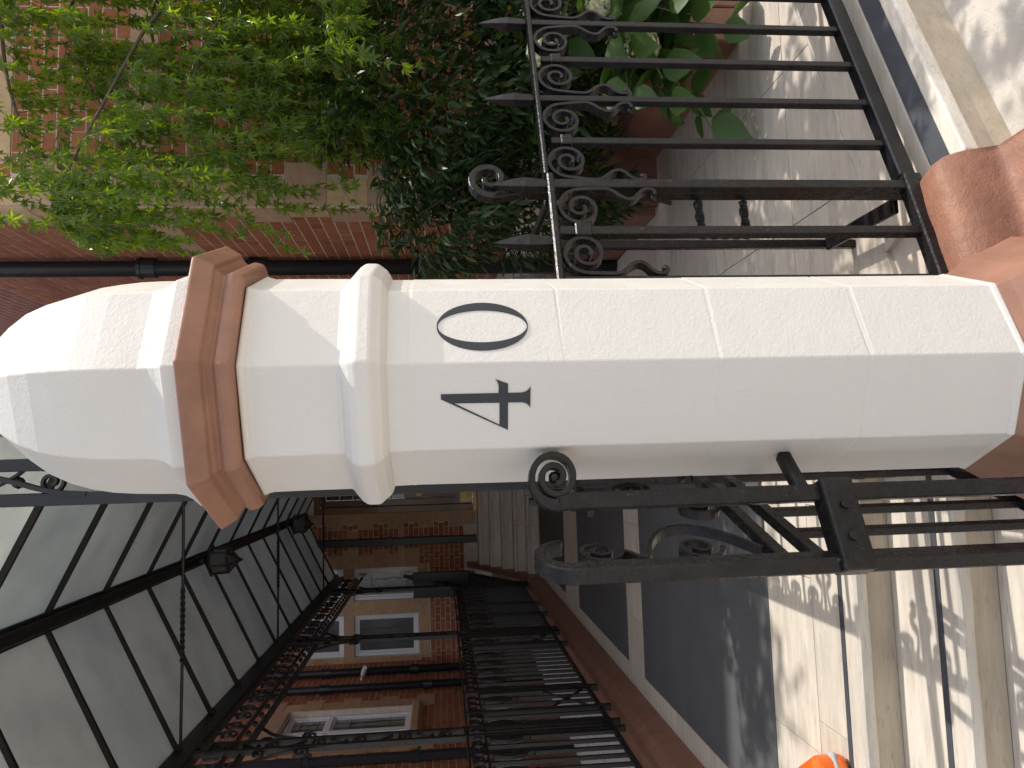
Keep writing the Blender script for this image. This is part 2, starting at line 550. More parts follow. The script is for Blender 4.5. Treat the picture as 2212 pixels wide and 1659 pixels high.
# front steps, low treads towards the pavement
steps = empty('front_steps', (-0.8, 2.1, -0.42), None, None)
steps["kind"] = 'structure'
def tread(z, yf, yb, x0, x1):
    nose = MB()
    # nosing edge a little worn and uneven
    n = 26
    ringsA = []
    for i in range(n + 1):
        x = x0 + (x1 - x0) * i / n
        j = random.uniform(-0.004, 0.003)
        k = random.uniform(-0.0015, 0.0012)
        ringsA.append([(x, yb, z - 0.045), (x, yf + 0.004 + j, z - 0.045), (x, yf + j, z - 0.036), (x, yf + j * 0.6, z - 0.010), (x, yf + 0.009 + j * 0.3, z + k * 0.3 - 0.001), (x, yf + 0.028, z), (x, yb, z)])
    nose.loft(ringsA)
    nose.build('tread', M['travertine'], steps)
    s = MB(); s.box(x0, x1, yf + 0.075, yf + 0.1, z - 0.002, z + 0.0025)
    s.build('nosing_strip', M['strip'], steps)
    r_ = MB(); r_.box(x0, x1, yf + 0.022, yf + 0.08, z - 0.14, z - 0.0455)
    r_.build('riser', M['travertine_riser_shaded'], steps)
tread(0.0, 2.40, 2.498, -2.4, 0.3)
tread(-0.14, 2.095, 2.42, -2.4, 0.12)
tread(-0.28, 1.79, 2.115, -2.4, 0.0)

# mats let into the floor
def mat_obj(y0, y1, label):
    b = MB()
    n = 30
    x0, x1 = -1.467, -0.133
    b.box(x0 + (0.0), x1, y0, y1, -0.012, 0.004)
    o = b.build('entrance_mat', M['mat'], None, label, 'mat', 'mats let into the walkway floor', bevel=0.003)
    return o
mat_obj(3.073, 5.117, 'ribbed charcoal mat nearest the front steps')
mat_obj(5.563, 7.547, 'charcoal mat in the middle of the covered walkway')
mat_obj(8.403, 10.547, 'charcoal mat farthest in, at the foot of the door steps')

# kerbs of the walkway, painted brick red
def kerb(name, side, y0, y1, label):
    x = XL if side < 0 else XR
    prof = [(0, -0.3), (0, 0.035), (0.03, 0.12), (0.075, 0.165), (0.27, 0.165), (0.30, 0.14), (0.30, -0.3)]
    b = MB()
    ys = [y0 + (y1 - y0) * i / 14 for i in range(15)]
    b.loft([[(x + side * px, yy, pz) for px, pz in prof] for yy in ys])
    return b.build(name, M['terracotta'], None, label, 'kerb', bevel=0.006, seg=2)
kerb('walkway_kerb', -1, 2.55, 11.9, 'brick red kerb under the railing on the far side of the walkway')
kerb('walkway_kerb', 1, 1.98, 11.9, 'brick red kerb running back behind the white pier')

# garden paving, right of the walkway, and the left forecourt
garden = empty('garden_paving', (1.5, 3.2, 0), None, None)
garden["kind"] = 'structure'
mb = MB(); mb.add([(0.3, 1.95, -0.016), (0.72, 1.86, -0.016), (5.5, 3.9, -0.016), (5.5, 12.3, -0.016), (0.3, 12.3, -0.016)], [(0, 1, 2, 3, 4)])
mb.build('bed', M['mortar'], garden)
FD = Vector((0.918, 0.396, 0)).normalized()          # direction of the street railing
FN = Vector((FD.y, -FD.x, 0))                        # towards the street
FO = Vector((0.69, 1.845, 0))
FR = frame(FO, FD, FN)
xs = [0.24, 0.817, 1.405, 1.99, 2.58, 3.2, 3.8]
ys = [1.2, 1.95, 2.65, 3.34, 4.03, 4.72, 5.41, 6.1, 6.8, 7.5]
def clip_poly(poly, p, n):
    out = []
    for i in range(len(poly)):
        a, b = Vector(poly[i]), Vector(poly[(i + 1) % len(poly)])
        da, db = (a - p).dot(n), (b - p).dot(n)
        if da >= 0: out.append(a)
        if da * db < 0: out.append(a.lerp(b, da / (da - db)))
    return out
for i in range(len(xs) - 1):
    for j in range(len(ys) - 1):
        g = 0.002
        poly = [Vector((xs[i] + g, ys[j] + g, 0)), Vector((xs[i + 1] - g, ys[j] + g, 0)), Vector((xs[i + 1] - g, ys[j + 1] - g, 0)), Vector((xs[i] + g, ys[j + 1] - g, 0))]
        poly = clip_poly(poly, FO - FN * 0.272, -FN)
        if len(poly) < 3: continue
        if xs[i + 1] > 1.5 and ys[j] > 4.3: continue
        n = len(poly)
        b = MB(); b.add([p + Vector((0, 0, -0.03)) for p in poly] + poly, [tuple(range(n, 2 * n))] + [(k, (k + 1) % n, (k + 1) % n + n, k + n) for k in range(n)])
        b.build('paving_slab', M['travertine_garden'], garden)
# coping under the street railing, with its dark strip, nosing and riser
coping = empty('railing_coping', FO, None, None)
coping["kind"] = 'structure'
s = -0.02
while s < 4.5:
    e = s + 1.05
    b = MB(); b.fbox(FR, s + 0.0015, e - 0.0015, -0.27, 0.0, -0.05, 0.0)
    b.build('coping_slab', M['travertine_garden'], coping)
    b = MB(); b.fbox(FR, s + 0.0015, e - 0.0015, 0.075, 0.125, -0.042, 0.001)
    b.build('nosing', M['travertine'], coping, bevel=0.006, seg=2)
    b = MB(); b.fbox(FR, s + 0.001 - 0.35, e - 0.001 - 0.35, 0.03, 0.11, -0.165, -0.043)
    b.build('riser', M['travertine_riser_shaded'], coping)
    s = e
b = MB(); b.fbox(FR, -0.02, 4.5, 0.003, 0.073, -0.05, -0.004); b.build('grey_strip', M['strip'], coping)
b = MB(); b.fbox(FR, -0.6, 4.9, 0.03, 4.0, -0.42, -0.16); b.build('pavement', M['pavement'], None, kind='structure')

# left forecourt beyond the walkway kerb
court = empty('forecourt_paving', (-2.5, 7, 0), None, None)
court["kind"] = 'structure'
mb = MB(); mb.box(-3.3, -1.9, 2.45, 12.3, -0.42, -0.016); mb.build('bed', M['mortar'], court)
yy = 2.5
while yy < 12.2:
    for xa, xb in ((-3.1, -2.5), (-2.5, -1.9)):
        slab(court, xa, xb, yy, yy + 0.6, 0.0, 0.03, 0.006, 'pale_stone', 'forecourt_slab')
    yy += 0.6

# ------------------------------------------------------------------ gate pier
PX, PY, PR, PA = 0.1674, 1.6218, 0.2186, R(-42.8)
pier = empty('gate_pier', (PX, PY, -0.42), 'white painted octagonal gate pier with brown cornice and black number 40', 'pier')
def pr(prof, name, mat, bevel=0.004, wob=0.0, seg=2):
    b = MB()
    rings = []
    for r_, z in prof:
        rings.append([(PX + (r_ + random.uniform(-wob, wob)) * math.cos(PA + math.pi / 4 * k), PY + (r_ + random.uniform(-wob, wob)) * math.sin(PA + math.pi / 4 * k), z + random.uniform(-wob, wob)) for k in range(8)])
    b.loft(rings)
    return b.build(name, M[mat], pier, bevel=bevel, seg=seg)
# shaft: four courses of stone under the paint, joints just showing
prof = [(PR * 1.0, 0.10), (PR * 1.0, 0.462), (PR * 0.9965, 0.467), (PR * 0.9965, 0.472), (PR * 0.9985, 0.476), (PR * 0.9985, 0.764), (PR * 0.9960, 0.768), (PR * 0.9960, 0.772), (PR * 0.998, 0.776),
        (PR * 0.998, 1.068), (PR * 0.9968, 1.073), (PR * 1.0, 1.078), (PR * 1.0, 1.35), (PR * 0.997, 1.356), (PR * 1.0, 1.362), (PR * 1.0, 1.41)]
pr(prof, 'shaft', 'white', 0.004, 0.0008)
pr([(0.2193, 1.398), (0.228, 1.401), (0.240, 1.408), (0.2450, 1.4145), (0.2555, 1.4265), (0.2555, 1.452), (0.247, 1.464), (0.234, 1.474), (0.2225, 1.481), (0.2215, 1.49)], 'collar', 'white', 0.005, 0.0006)
pr([(0.2215, 1.485), (0.2222, 1.57), (0.2228, 1.640), (0.2250, 1.650), (0.2285, 1.656), (0.2285, 1.662)], 'upper_drum', 'white', 0.004, 0.0008)
pr([(0.236, 1.6635), (0.2475, 1.661), (0.2545, 1.668), (0.2590, 1.682), (0.2575, 1.690), (0.2520, 1.698), (0.2590, 1.703), (0.2660, 1.709), (0.2760, 1.7125), (0.2945, 1.742), (0.2930, 1.748), (0.262, 1.757), (0.24, 1.760)], 'cornice', 'terracotta', 0.003, 0.0008)
pr([(0.2450, 1.7605), (0.2455, 1.786), (0.2410, 1.789), (0.2320, 1.800), (0.2240, 1.815), (0.2200, 1.834), (0.2195, 1.87), (0.2180, 1.91), (0.2135, 1.953), (0.2065, 1.992), (0.1940, 2.033), (0.1740, 2.075), (0.1450, 2.115), (0.1080, 2.155), (0.0680, 2.187), (0.030, 2.206), (0.006, 2.212)], 'domed_cap', 'white', 0.0025, 0.0006)
# terracotta plinth flaring below the shaft
pr([(0.310, -0.42), (0.310, -0.02), (0.300, 0.005), (0.262, 0.085), (0.234, 0.125), (0.222, 0.146), (0.2195, 0.152)], 'plinth', 'terracotta', 0.004, 0.001)
# thin white paint line cut in over the top of the plinth
pr([(0.2205, 0.146), (0.2225, 0.151), (0.2212, 0.158), (0.2192, 0.163)], 'paint_edge', 'white', 0.001, 0.0009)
AP = PR * math.cos(R(22.5))
def faceframe(ang):
    n = Vector((math.cos(ang), math.sin(ang), 0))
    return frame(Vector((PX, PY, 0)) + n * AP, Vector((-n.y, n.x, 0)), n)
def plate(F, loops, depth, name, mat, parent, label):
    pts = [[Vector((a, z, 0)) for a, z in lp] for lp in loops]
    tri = tessellate_polygon(pts)
    flat = [p for lp in pts for p in lp]
    n = len(flat)
    b = MB()
    vs_ = [F(p.x, depth, p.y) for p in flat] + [F(p.x, -0.004, p.y) for p in flat]
    fs = [tuple(t) for t in tri]
    k = 0
    for lp in pts:
        m_ = len(lp)
        for i in range(m_):
            j = (i + 1) % m_
            fs.append((k + i, k + j, k + j + n, k + i + n))
        k += m_
    b.add(vs_, fs)
    return b.build(name, mat, parent, label)
def bez(p0, p1, p2, n=6):
    return [((1 - t) ** 2 * p0[0] + 2 * t * (1 - t) * p1[0] + t * t * p2[0], (1 - t) ** 2 * p0[1] + 2 * t * (1 - t) * p1[1] + t * t * p2[1]) for t in [i / n for i in range(n + 1)]]
four = [(0.0251, 1.3000), (0.0250, 1.1930)] + bez((0.034, 1.1928), (0.046, 1.1920), (0.0517, 1.1990)) + [(0.0428, 1.1753), (0.0250, 1.1753), (0.0250, 1.1500)] + bez((0.0252, 1.1480), (0.0270, 1.1380), (0.0362, 1.1331)) \
    + bez((-0.0046, 1.1334), (0.0050, 1.1380), (0.0062, 1.1490)) + [(0.0066, 1.1753), (-0.0474, 1.1754), (0.0154, 1.3000)]
hole = [(0.0072, 1.2760), (0.0064, 1.1912), (-0.0370, 1.1912)]
plate(faceframe(PA - R(67.5)), [four, hole], 0.0016, 'numeral', M['numeral'], pier, 'black painted numeral 4')
zc, hz = 1.2190, 0.0862
zo = [(-0.003 + 0.0542 * math.cos(2 * math.pi * i / 64), zc + hz * math.sin(2 * math.pi * i / 64)) for i in range(64)]
zi = [(-0.003 + 0.0368 * math.cos(-2 * math.pi * i / 64), zc + (hz - 0.0018) * math.sin(-2 * math.pi * i / 64)) for i in range(64)]
plate(faceframe(PA - R(22.5)), [zo, zi], 0.0016, 'numeral', M['numeral'], pier, 'black painted numeral 0')

# red moulded plinth running from the pier to the right under the railing post
D2 = Vector((math.cos(R(16)), math.sin(R(16)), 0))
PF = frame((0.72, 1.70, 0), D2, Vector((D2.y, -D2.x, 0)))
b = MB()
prof = [(-0.17, -0.42), (-0.17, 0.045), (-0.15, 0.070), (-0.10, 0.083), (-0.05, 0.088), (-0.02, 0.082), (-0.004, 0.062), (0.004, 0.03), (0.006, -0.035), (0.012, -0.058), (0.03, -0.068), (0.10, -0.082), (0.24, -0.11), (0.27, -0.13), (0.275, -0.42)]
rings = []
for i in range(17):
    s = -0.56 + 0.56 * i / 16
    k = 1.0 if i < 14 else (0.97, 0.9, 0.78)[i - 14]
    wob = 0.003
    rings.append([PF(s, -0.08 + (pn + 0.08) * (0.6 + 0.4 * k) + random.uniform(-wob, wob) * 0.4, -0.42 + (pz + 0.42) * (0.94 + 0.06 * k) + random.uniform(-wob, wob)) for pn, pz in prof])
b.loft(rings)
po = b.build('painted_plinth', M['terracotta_rough'], None, 'rough brick red painted plinth at the foot of the railing beside the pier', 'plinth', smooth=True, bevel=0.0)
mod = po.modifiers.new("s", 'SUBSURF'); mod.levels = 2; mod.render_levels = 2

# ------------------------------------------------------------------ ironwork
def spiral(c, r0, r1, a0, a1, n=26):
    return [(c[0] + (r0 + (r1 - r0) * (i / n)) * math.cos(a0 + (a1 - a0) * i / n), c[1] + (r0 + (r1 - r0) * (i / n)) * math.sin(a0 + (a1 - a0) * i / n)) for i in range(n + 1)]

def smooth2(pts, it=2):
    for _ in range(it):
        q = [pts[0]]
        for a, b in zip(pts[:-1], pts[1:]):
            q.append((a[0] * .75 + b[0] * .25, a[1] * .75 + b[1] * .25))
            q.append((a[0] * .25 + b[0] * .75, a[1] * .25 + b[1] * .75))
        q.append(pts[-1])
        pts = q
    return pts

def s_scroll(F, nrm, s0, sg, zc, pitch, parent, name='scroll', mat='iron', w=0.026, tail=True):
    """C scroll beside a dog bar with an S tail hugging the spiked bar at s0"""
    c = (pitch * 0.525, zc)
    sp = spiral(c, 0.009, 0.056, math.pi - 2 * math.pi * 1.85, math.pi, 44)
    pts = list(sp)
    if tail:
        t = smooth2([sp[-1], (0.018, zc - 0.05), (0.018, zc - 0.078), (0.05, zc - 0.112), (0.05, zc - 0.135), (0.024, zc - 0.155), (0.017, zc - 0.172), (0.022, zc - 0.19), (0.036, zc - 0.188)])
        pts += t[1:]
    n = len(pts)
    th = [0.0088] * n
    b = MB()
    b.strip([F(s0 + sg * a, 0, z) for a, z in pts], nrm, w, th)
    if tail:
        b.ball(F(s0 + sg * 0.038, 0, zc - 0.187), 0.0095, 8)
    return b.build(name, M[mat], parent)

def spike(F, s, z0, z1, parent, mat='iron', w=0.0175):
    b = MB()
    prof = [(0.5, 0), (0.62, 0.08), (0.78, 0.4), (0.62, 0.62), (0.25, 0.9), (0.05, 1.0)]
    rings = []
    for k, t in prof:
        h = z0 + (z1 - z0) * t
        a = w * k
        rings.append([F(s - a, a, h), F(s + a, a, h), F(s + a, -a, h), F(s - a, -a, h)])
    b.loft(rings)
    return b.build('spike', M[mat], parent, bevel=0.002)

def picket(F, s, z0, z1, parent, w=0.0205, mat='iron', name='bar'):
    b = MB()
    b.fbox(F, s - w / 2, s + w / 2, -w / 2, w / 2, z0, z1)
    return b.build(name, M[mat], parent, bevel=0.0015)

def street_railing(name, F, nrm, s_list, s_end, zb, zt, label, parent=None, first_spike=True, pitch=0.155):
    t = parent or empty(name, F(s_list[0], 0, zb), label, 'railing')
    for i, s in enumerate(s_list):
        sp = (i % 2 == 0) == first_spike
        bo = picket(F, s, zb, zt - 0.012 if sp else zt - 0.03, t)
        if sp:
            spike(F, s, zt + 0.001, zt + 0.137, bo)
            for sg in (1, -1):
                if sg == -1 and i == 0: continue
                s_scroll(F, nrm, s, sg, zt - 0.068, pitch, t)
        else:
            b = MB(); b.fbox(F, s - 0.017, s + 0.017, -0.014, 0.016, zt - 0.085, zt - 0.055)
            b.build('collar', M['iron'], t, bevel=0.003)
    return t

# street railing, right of the pier
A = empty('garden_railing', FR(0.4, 0, 0.0), 'black iron railing with spikes and scrolls in front of the garden plants', 'railing')
street_railing('garden_railing', FR, FN, [0.281 + 0.1555 * k for k in range(-1, 22)], 0, 0.105, 1.035, '', A, first_spike=False)
b = MB()
n = 40
b.loft([[FR(s, 0.021, 1.022), FR(s, 0.021, 1.034), FR(s, -0.021, 1.034), FR(s, -0.021, 1.022)] for s in [0.0 + 3.6 * i / n for i in range(n + 1)]])
b.build('top_rail', M['iron'], A, bevel=0.003)
b = MB(); b.fbox(FR, 0.0, 3.6, -0.021, 0.021, 0.06, 0.106); b.build('bottom_rail', M['iron'], A, bevel=0.004)
for s in (1.3, 2.6):
    b = MB(); b.fbox(FR, s - 0.015, s + 0.015, -0.015, 0.015, -0.002, 0.06); b.build('foot', M['iron'], A)
# scroll left of the first dog bar towards the crook post
s_scroll(FR, FN, -0.03, 1, 0.967, 0.155, A)

# corner post with crook, short panel to the pier, back stay, twisted handle
BD = Vector((math.cos(R(20.5)), math.sin(R(20.5)), 0))
BN = Vector((BD.y, -BD.x, 0))
BF = frame(Vector((0.672, 1.853, 0)), BD, BN)
Bt = empty('corner_railing', BF(0, 0, 0.03), 'black iron post with curled top and short spiked panel right of the pier', 'railing')
b = MB(); b.fbox(BF, -0.030, 0.006, -0.016, 0.016, 0.03, 1.075); b.build('post', M['iron_old'], Bt, bevel=0.003)
b = MB(); b.fbox(BF, -0.034, -0.008, 0.018, 0.042, 0.10, 1.03); pb = b.build('bar', M['iron_old'], Bt, bevel=0.002)
spike(frame(BF(0, 0.03, 0), BD, BN), -0.021, 1.031, 1.165, pb, 'iron_old', 0.019)
pts = [(-0.012, 1.07), (-0.022, 1.10), (-0.028, 1.13)] + spiral((0.018, 1.168), 0.054, 0.012, math.pi * 1.12, math.pi * 1.12 - 2 * math.pi * 1.35, 34)
b = MB(); b.strip([BF(a, 0, z) for a, z in pts], BN, 0.026, [0.02 - 0.008 * i / len(pts) for i in range(len(pts))]); b.build('crook', M['iron_old'], Bt, bevel=0.002)
b = MB(); b.fbox(BF, -0.42, 0.012, 0.012, 0.044, 1.012, 1.030); b.build('top_rail', M['iron_old'], Bt, bevel=0.004)
b = MB(); b.fbox(BF, -0.42, 0.012, 0.010, 0.050, 0.06, 0.108); b.build('bottom_rail', M['iron_old'], Bt, bevel=0.004)
B2 = frame(BF(0, 0.028, 0), BD, BN)
for s, sp in ((-0.162, False), (-0.305, True)):
    bo = picket(B2, s, 0.106, 1.012, Bt, 0.023, 'iron_old')
    if sp:
        spike(B2, s, 1.03, 1.165, bo, 'iron_old', 0.022)
        s_scroll(B2, BN, s, 1, 0.955, 0.145, Bt, mat='iron_old')
    else:
        spike(B2, s - 0.03, 1.031, 1.168, bo, 'iron_old', 0.020)
        b = MB(); b.fbox(B2, s - 0.018, s + 0.018, -0.016, 0.018, 0.935, 0.975); b.build('collar', M['iron_old'], Bt, bevel=0.003)
s_scroll(B2, BN, -0.02, -1, 0.955, 0.145, Bt, mat='iron_old')
b = MB(); b.box(0.622, 0.648, 1.875, 2.24, 1.016, 1.030); b.build('stay_rail', M['iron_old'], Bt, bevel=0.003)
b = MB(); b.box(0.612, 0.655, 1.875, 2.24, 0.085, 0.10); b.build('stay_rail', M['iron_old'], Bt, bevel=0.003)
b = MB(); b.box(0.622, 0.648, 2.24, 2.266, -0.016, 1.02); b.build('stay_post', M['iron_old'], Bt, bevel=0.003)
# U handle of twisted bar on the far side of the post
HF = frame(BF(-0.03, -0.03, 0), BD, BN)
hp = [(0.0, 0.635), (-0.085, 0.615)]
b = MB()
b.bar(HF(0.01, 0, 0.632), HF(-0.075, -0.02, 0.628), 0.017, 0.017, twist=4.0, seg=10)
b.bar(HF(-0.08, -0.02, 0.635), HF(-0.08, -0.02, 0.505), 0.018, 0.018, twist=7.0, seg=18)
b.bar(HF(-0.085, -0.02, 0.512), HF(0.01, 0, 0.512), 0.017, 0.017, twist=4.0, seg=10)
b.build('twisted_handle', M['iron_old'], Bt)

# hinge post left of the pier
HP0 = frame((-0.0865, 1.452, 0), Vector((0.985, 0.17, 0)), Vector((0.17, -0.985, 0)))
HP = lambda a, n, z: HP0(a, n, z * 0.921 + 0.103)
HN = Vector((0.17, -0.985, 0))
H = empty('hinge_post', HP(0, 0, -0.42), 'black iron hinge post with tight scroll top fixed to the left of the pier', 'gate post')
b = MB(); b.fbox(HP, -0.0165, 0.0165, -0.0165, 0.0165, -0.42, 1.04); b.build('post', M['iron_old'], H, bevel=0.003)
pts = [(0.002, 1.03), (-0.001, 1.05), (-0.004, 1.066)] + spiral((0.047, 1.070), 0.0530, 0.012, math.pi * 1.02, math.pi * 1.02 - 2 * math.pi * 2.0, 64)
b = MB(); b.strip([HP(a, 0, z) for a, z in pts], HN, 0.030, [0.030 - 0.018 * min(1, i / 10) for i in range(len(pts))]); b.build('scroll', M['iron_old'], H, bevel=0.002)
b = MB(); b.ball(HP(0.047, 0.0, 1.070), 0.012, 10); b.build('scroll_eye', M['iron_old'], H, smooth=True)
b = MB(); b.bar(HP(0.0, -0.004, 0.540), HP(0.088, -0.058, 0.548), 0.027, 0.027, (0, 0, 1)); b.build('wall_rod', M['iron_old'], H, bevel=0.006, seg=2)

# open gate leaf folding back behind the pier
GD = Vector((0.29, 0.957, 0)).normalized()
GN = Vector((GD.y, -GD.x, 0))
GO = Vector((-0.212, 1.405, 0))
GF0 = frame(GO, GD, GN)
GF = lambda a, n, z: GF0(a, n, z * 0.937 + 0.082)
G = empty('iron_gate', GF(0, 0, -0.1), 'black iron gate standing open, heavy stile with hooked top left of the pier', 'gate')
b = MB(); b.fbox(GF, -0.019, 0.019, -0.0165, 0.0165, -0.12, 1.03); b.build('stile', M['iron_old'], G, bevel=0.004)
pts = [(0.0, 1.02), (-0.002, 1.045)] + spiral((0.062, 1.052), 0.064, 0.05, math.pi * 1.0, math.pi * 0.02, 20)
b = MB(); b.strip([GF(a, 0, z) for a, z in pts], GN, 0.033, [0.034 - 0.026 * i / len(pts) for i in range(len(pts))]); b.build('hook', M['iron_old'], G, bevel=0.003)
for z, h in ((0.62, 0.028), (0.545, 0.028), (-0.10, 0.03), (0.955, 0.016)):
    b = MB(); b.fbox(GF, 0.019 if z < 0.9 else 0.3, 0.86, -0.012, 0.012, z - h / 2, z + h / 2); b.build('rail', M['iron_old'], G, bevel=0.002)
b = MB(); b.fbox(GF, 0.85, 0.88, -0.015, 0.015, -0.12, 1.03); b.build('stile', M['iron_old'], G, bevel=0.003)
for k in range(6):
    picket(GF, 0.14 + 0.12 * k, -0.09, 0.53, G, 0.018, 'iron_old')
for k in range(3):
    picket(GF, 0.38 + 0.14 * k, 0.634, 1.09, G, 0.016, 'iron_old')
# scrolls between the heel stile and the first bars
def gate_scroll(c, r, a0, turns, tail, parent):
    sp = spiral(c, 0.008, r, a0 - 2 * math.pi * turns, a0, 36)
    b = MB(); b.strip([GF(a, 0, z) for a, z in sp + tail], GN, 0.02, 0.0085); b.build('scroll', M['iron_old'], parent)
gate_scroll((0.075, 0.985), 0.048, -math.pi * 0.5, 1.7, smooth2([(0.075, 0.937), (0.06, 0.92), (0.035, 0.905), (0.045, 0.885), (0.10, 0.875), (0.17, 0.83), (0.19, 0.77), (0.15, 0.70), (0.06, 0.645)])[1:], G)
gate_scroll((0.075, 0.775), 0.05, -math.pi * 0.5, 1.6, [], G)
for k in range(4):
    gate_scroll((0.30 + 0.12 * k, 0.70 + 0.12 * (k % 2)), 0.05, math.pi * (0.5 if k % 2 else -0.5), 1.7, [], G)
# strap joining post and stile, with two hexagon bolts
SFd = (Vector((-0.212, 1.405, 0)) - Vector((-0.0865, 1.452, 0))).normalized()
SFn = Vector((-SFd.y, SFd.x, 0))
if SFn.y > 0: SFn = -SFn
SF0 = frame(Vector((-0.0865, 1.452, 0)), SFd, SFn)
SF = lambda a, n, z: SF0(a * 0.93, n, z + 0.05)
b = MB(); b.hexa([SF(-0.024, 0.030, 0.462), SF(0.168, 0.030, 0.455), SF(0.168, -0.022, 0.455), SF(-0.024, -0.022, 0.462), SF(-0.024, 0.030, 0.528), SF(0.168, 0.030, 0.520), SF(0.168, -0.022, 0.520), SF(-0.024, -0.022, 0.528)])
st = b.build('strap', M['iron_old'], H, bevel=0.006, seg=2)
for s in (0.035, 0.10):
    b = MB(); rings = []
    for dn in (0.029, 0.038):
        rings.append([SF(s + 0.011 * math.cos(math.pi / 3 * k), dn, 0.490 + 0.011 * math.sin(math.pi / 3 * k)) for k in range(6)])
    b.loft(rings); b.build('bolt', M['iron_old'], st, bevel=0.0015)

# ------------------------------------------------------------------ walkway railings
WX = -1.75
def side_railing(X, y0, y1, zb, zt, label, nrm):
    F = frame((X, 0, 0), (0, 1, 0), nrm)
    t = empty('walkway_railing', (X, y0, 0.165), label, 'railing')
    b = MB(); b.fbox(F, y0, y1, -0.018, 0.018, zt - 0.014, zt); b.build('top_rail', M['iron_far'], t, bevel=0.003)
    b = MB(); b.fbox(F, y0, y1, -0.012, 0.012, zt - 0.125, zt - 0.113); b.build('lower_top_rail', M['iron_far'], t)
    b = MB(); b.fbox(F, y0, y1, -0.016, 0.016, zb, zb + 0.028); b.build('bottom_rail', M['iron_far'], t, bevel=0.003)
    return t, F

Lr, LF = side_railing(WX, 2.6, 10.6, 0.225, 1.185, 'black iron railing with leaf ornaments along the far side of the covered walkway', (1, 0, 0))
i = 0
y = 2.66
posts_y = [2.6, 3.7, 4.02, 5.48, 5.95, 7.35, 7.8, 8.75, 9.4, 10.58]
ring_me = None
while y < 10.55:
    if min(abs(y - p) for p in posts_y) > 0.04:
        b = MB(); b.fbox(LF, y - 0.011, y + 0.011, -0.011, 0.011, 0.253, 1.06)
        bo = b.build('bar', M['iron_far'], Lr)
        if i % 2 == 0:
            # drooping leaf pair with a knop
            b = MB()
            for sg in (1, -1):
                pts = smooth2([(0.0, 1.05), (0.035, 0.99), (0.05, 0.93), (0.03, 0.87), (0.0, 0.82)])
                b.strip([LF(y + sg * a, 0, z) for a, z in pts], (1, 0, 0), 0.02, [0.006 + 0.018 * math.sin(math.pi * q / (len(pts) - 1)) for q in range(len(pts))])
            b.ball(LF(y, 0, 0.80), 0.022, 8)
            b.ball(LF(y, 0, 0.765), 0.013, 8)
            b.build('leaf_ornament', M['iron_far'], bo)
    # ring of the frieze under the top rail
    b = MB()
    b.strip([LF(y + 0.065 + a, 0, z) for a, z in spiral((0, 1.116), 0.010, 0.046, 0, 2 * math.pi * 1.8, 28)], (1, 0, 0), 0.016, 0.010)
    b.build('frieze_scroll', M['iron_far'], Lr)
    y += 0.13
    i += 1
for p in posts_y:
    b = MB(); b.fbox(LF, p - 0.022, p + 0.022, -0.022, 0.022, 0.16, 1.19); b.build('post', M['iron_far'], Lr, bevel=0.003)
# crossed panels between paired posts
for pa, pb in ((5.48, 5.95), (7.35, 7.8)):
    for za, zb_ in ((0.26, 0.62), (0.62, 0.26)):
        b = MB(); b.bar(LF(pa, 0, za), LF(pb, 0, zb_), 0.012, 0.016); b.build('cross_bar', M['iron_far'], Lr)

DFr = frame((0.15, 0, 0), (0, 1, 0), (-1, 0, 0))
Dr = empty('walkway_railing', (0.15, 2.0, 0.165), 'black iron railing with scrolls running back behind the white pier', 'railing')
b = MB(); b.fbox(DFr, 1.98, 10.6, -0.018, 0.018, 1.03, 1.047); b.build('top_rail', M['iron_far'], Dr)
b = MB(); b.fbox(DFr, 1.98, 10.6, -0.016, 0.016, 0.20, 0.235); b.build('bottom_rail', M['iron_far'], Dr)
for k in range(18):
    y = 2.02 + 0.155 * k
    sp = k % 2 == 0
    picket(DFr, y, 0.235, 1.03 if sp else 1.01, Dr, 0.02, 'iron_far')
    if sp:
        for sg in (1, -1):
            if k == 0 and sg < 0: continue
            s_scroll(DFr, (1, 0, 0), y, sg, 0.967, 0.155, Dr, mat='iron_far')
for k in range(44):
    y = 4.82 + 0.13 * k
    if y < 10.55:
        picket(DFr, y, 0.235, 1.03, Dr, 0.017, 'iron_far')

# stair railings beside the door steps
for X, lab in ((WX, 'black iron stair railing with close bars rising to the entrance door'),):
    t = empty('stair_railing', (X, 10.65, 0.2), lab, 'railing')
    for k in range(15):
        y = 10.68 + 0.1 * k
        z = 0.20 + 0.8 * max(0, (y - 10.75)) / 1.4
        b = MB(); b.box(X - 0.011, X + 0.011, y - 0.011, y + 0.011, z - 0.1, z + 0.93); b.build('bar', M['iron_far'], t)
    for dz, h in ((0.93, 0.035), (0.80, 0.018), (0.05, 0.03), (0.45, 0.015)):
        b = MB(); b.hexa([(X - 0.025, 10.66, 0.18 + dz), (X + 0.025, 10.66, 0.18 + dz), (X + 0.025, 12.1, 0.97 + dz), (X - 0.025, 12.1, 0.97 + dz), (X - 0.025, 10.66, 0.18 + dz + h), (X + 0.025, 10.66, 0.18 + dz + h), (X + 0.025, 12.1, 0.97 + dz + h), (X - 0.025, 12.1, 0.97 + dz + h)])
        b.build('rail', M['iron_far'], t)
    b = MB(); b.box(X - 0.2, X + 0.16, 11.25, 11.30, 0.95, 1.75); b.build('solid_panel', M['iron_far'], t, bevel=0.01)
    b = MB(); b.strip([(X + 0.02 + a, 11.27, z) for a, z in spiral((0.0, 1.79), 0.01, 0.06, 0, 2 * math.pi * 1.4, 24)], (0, 1, 0), 0.02, 0.01); b.build('finial_scroll', M['iron_far'], t)

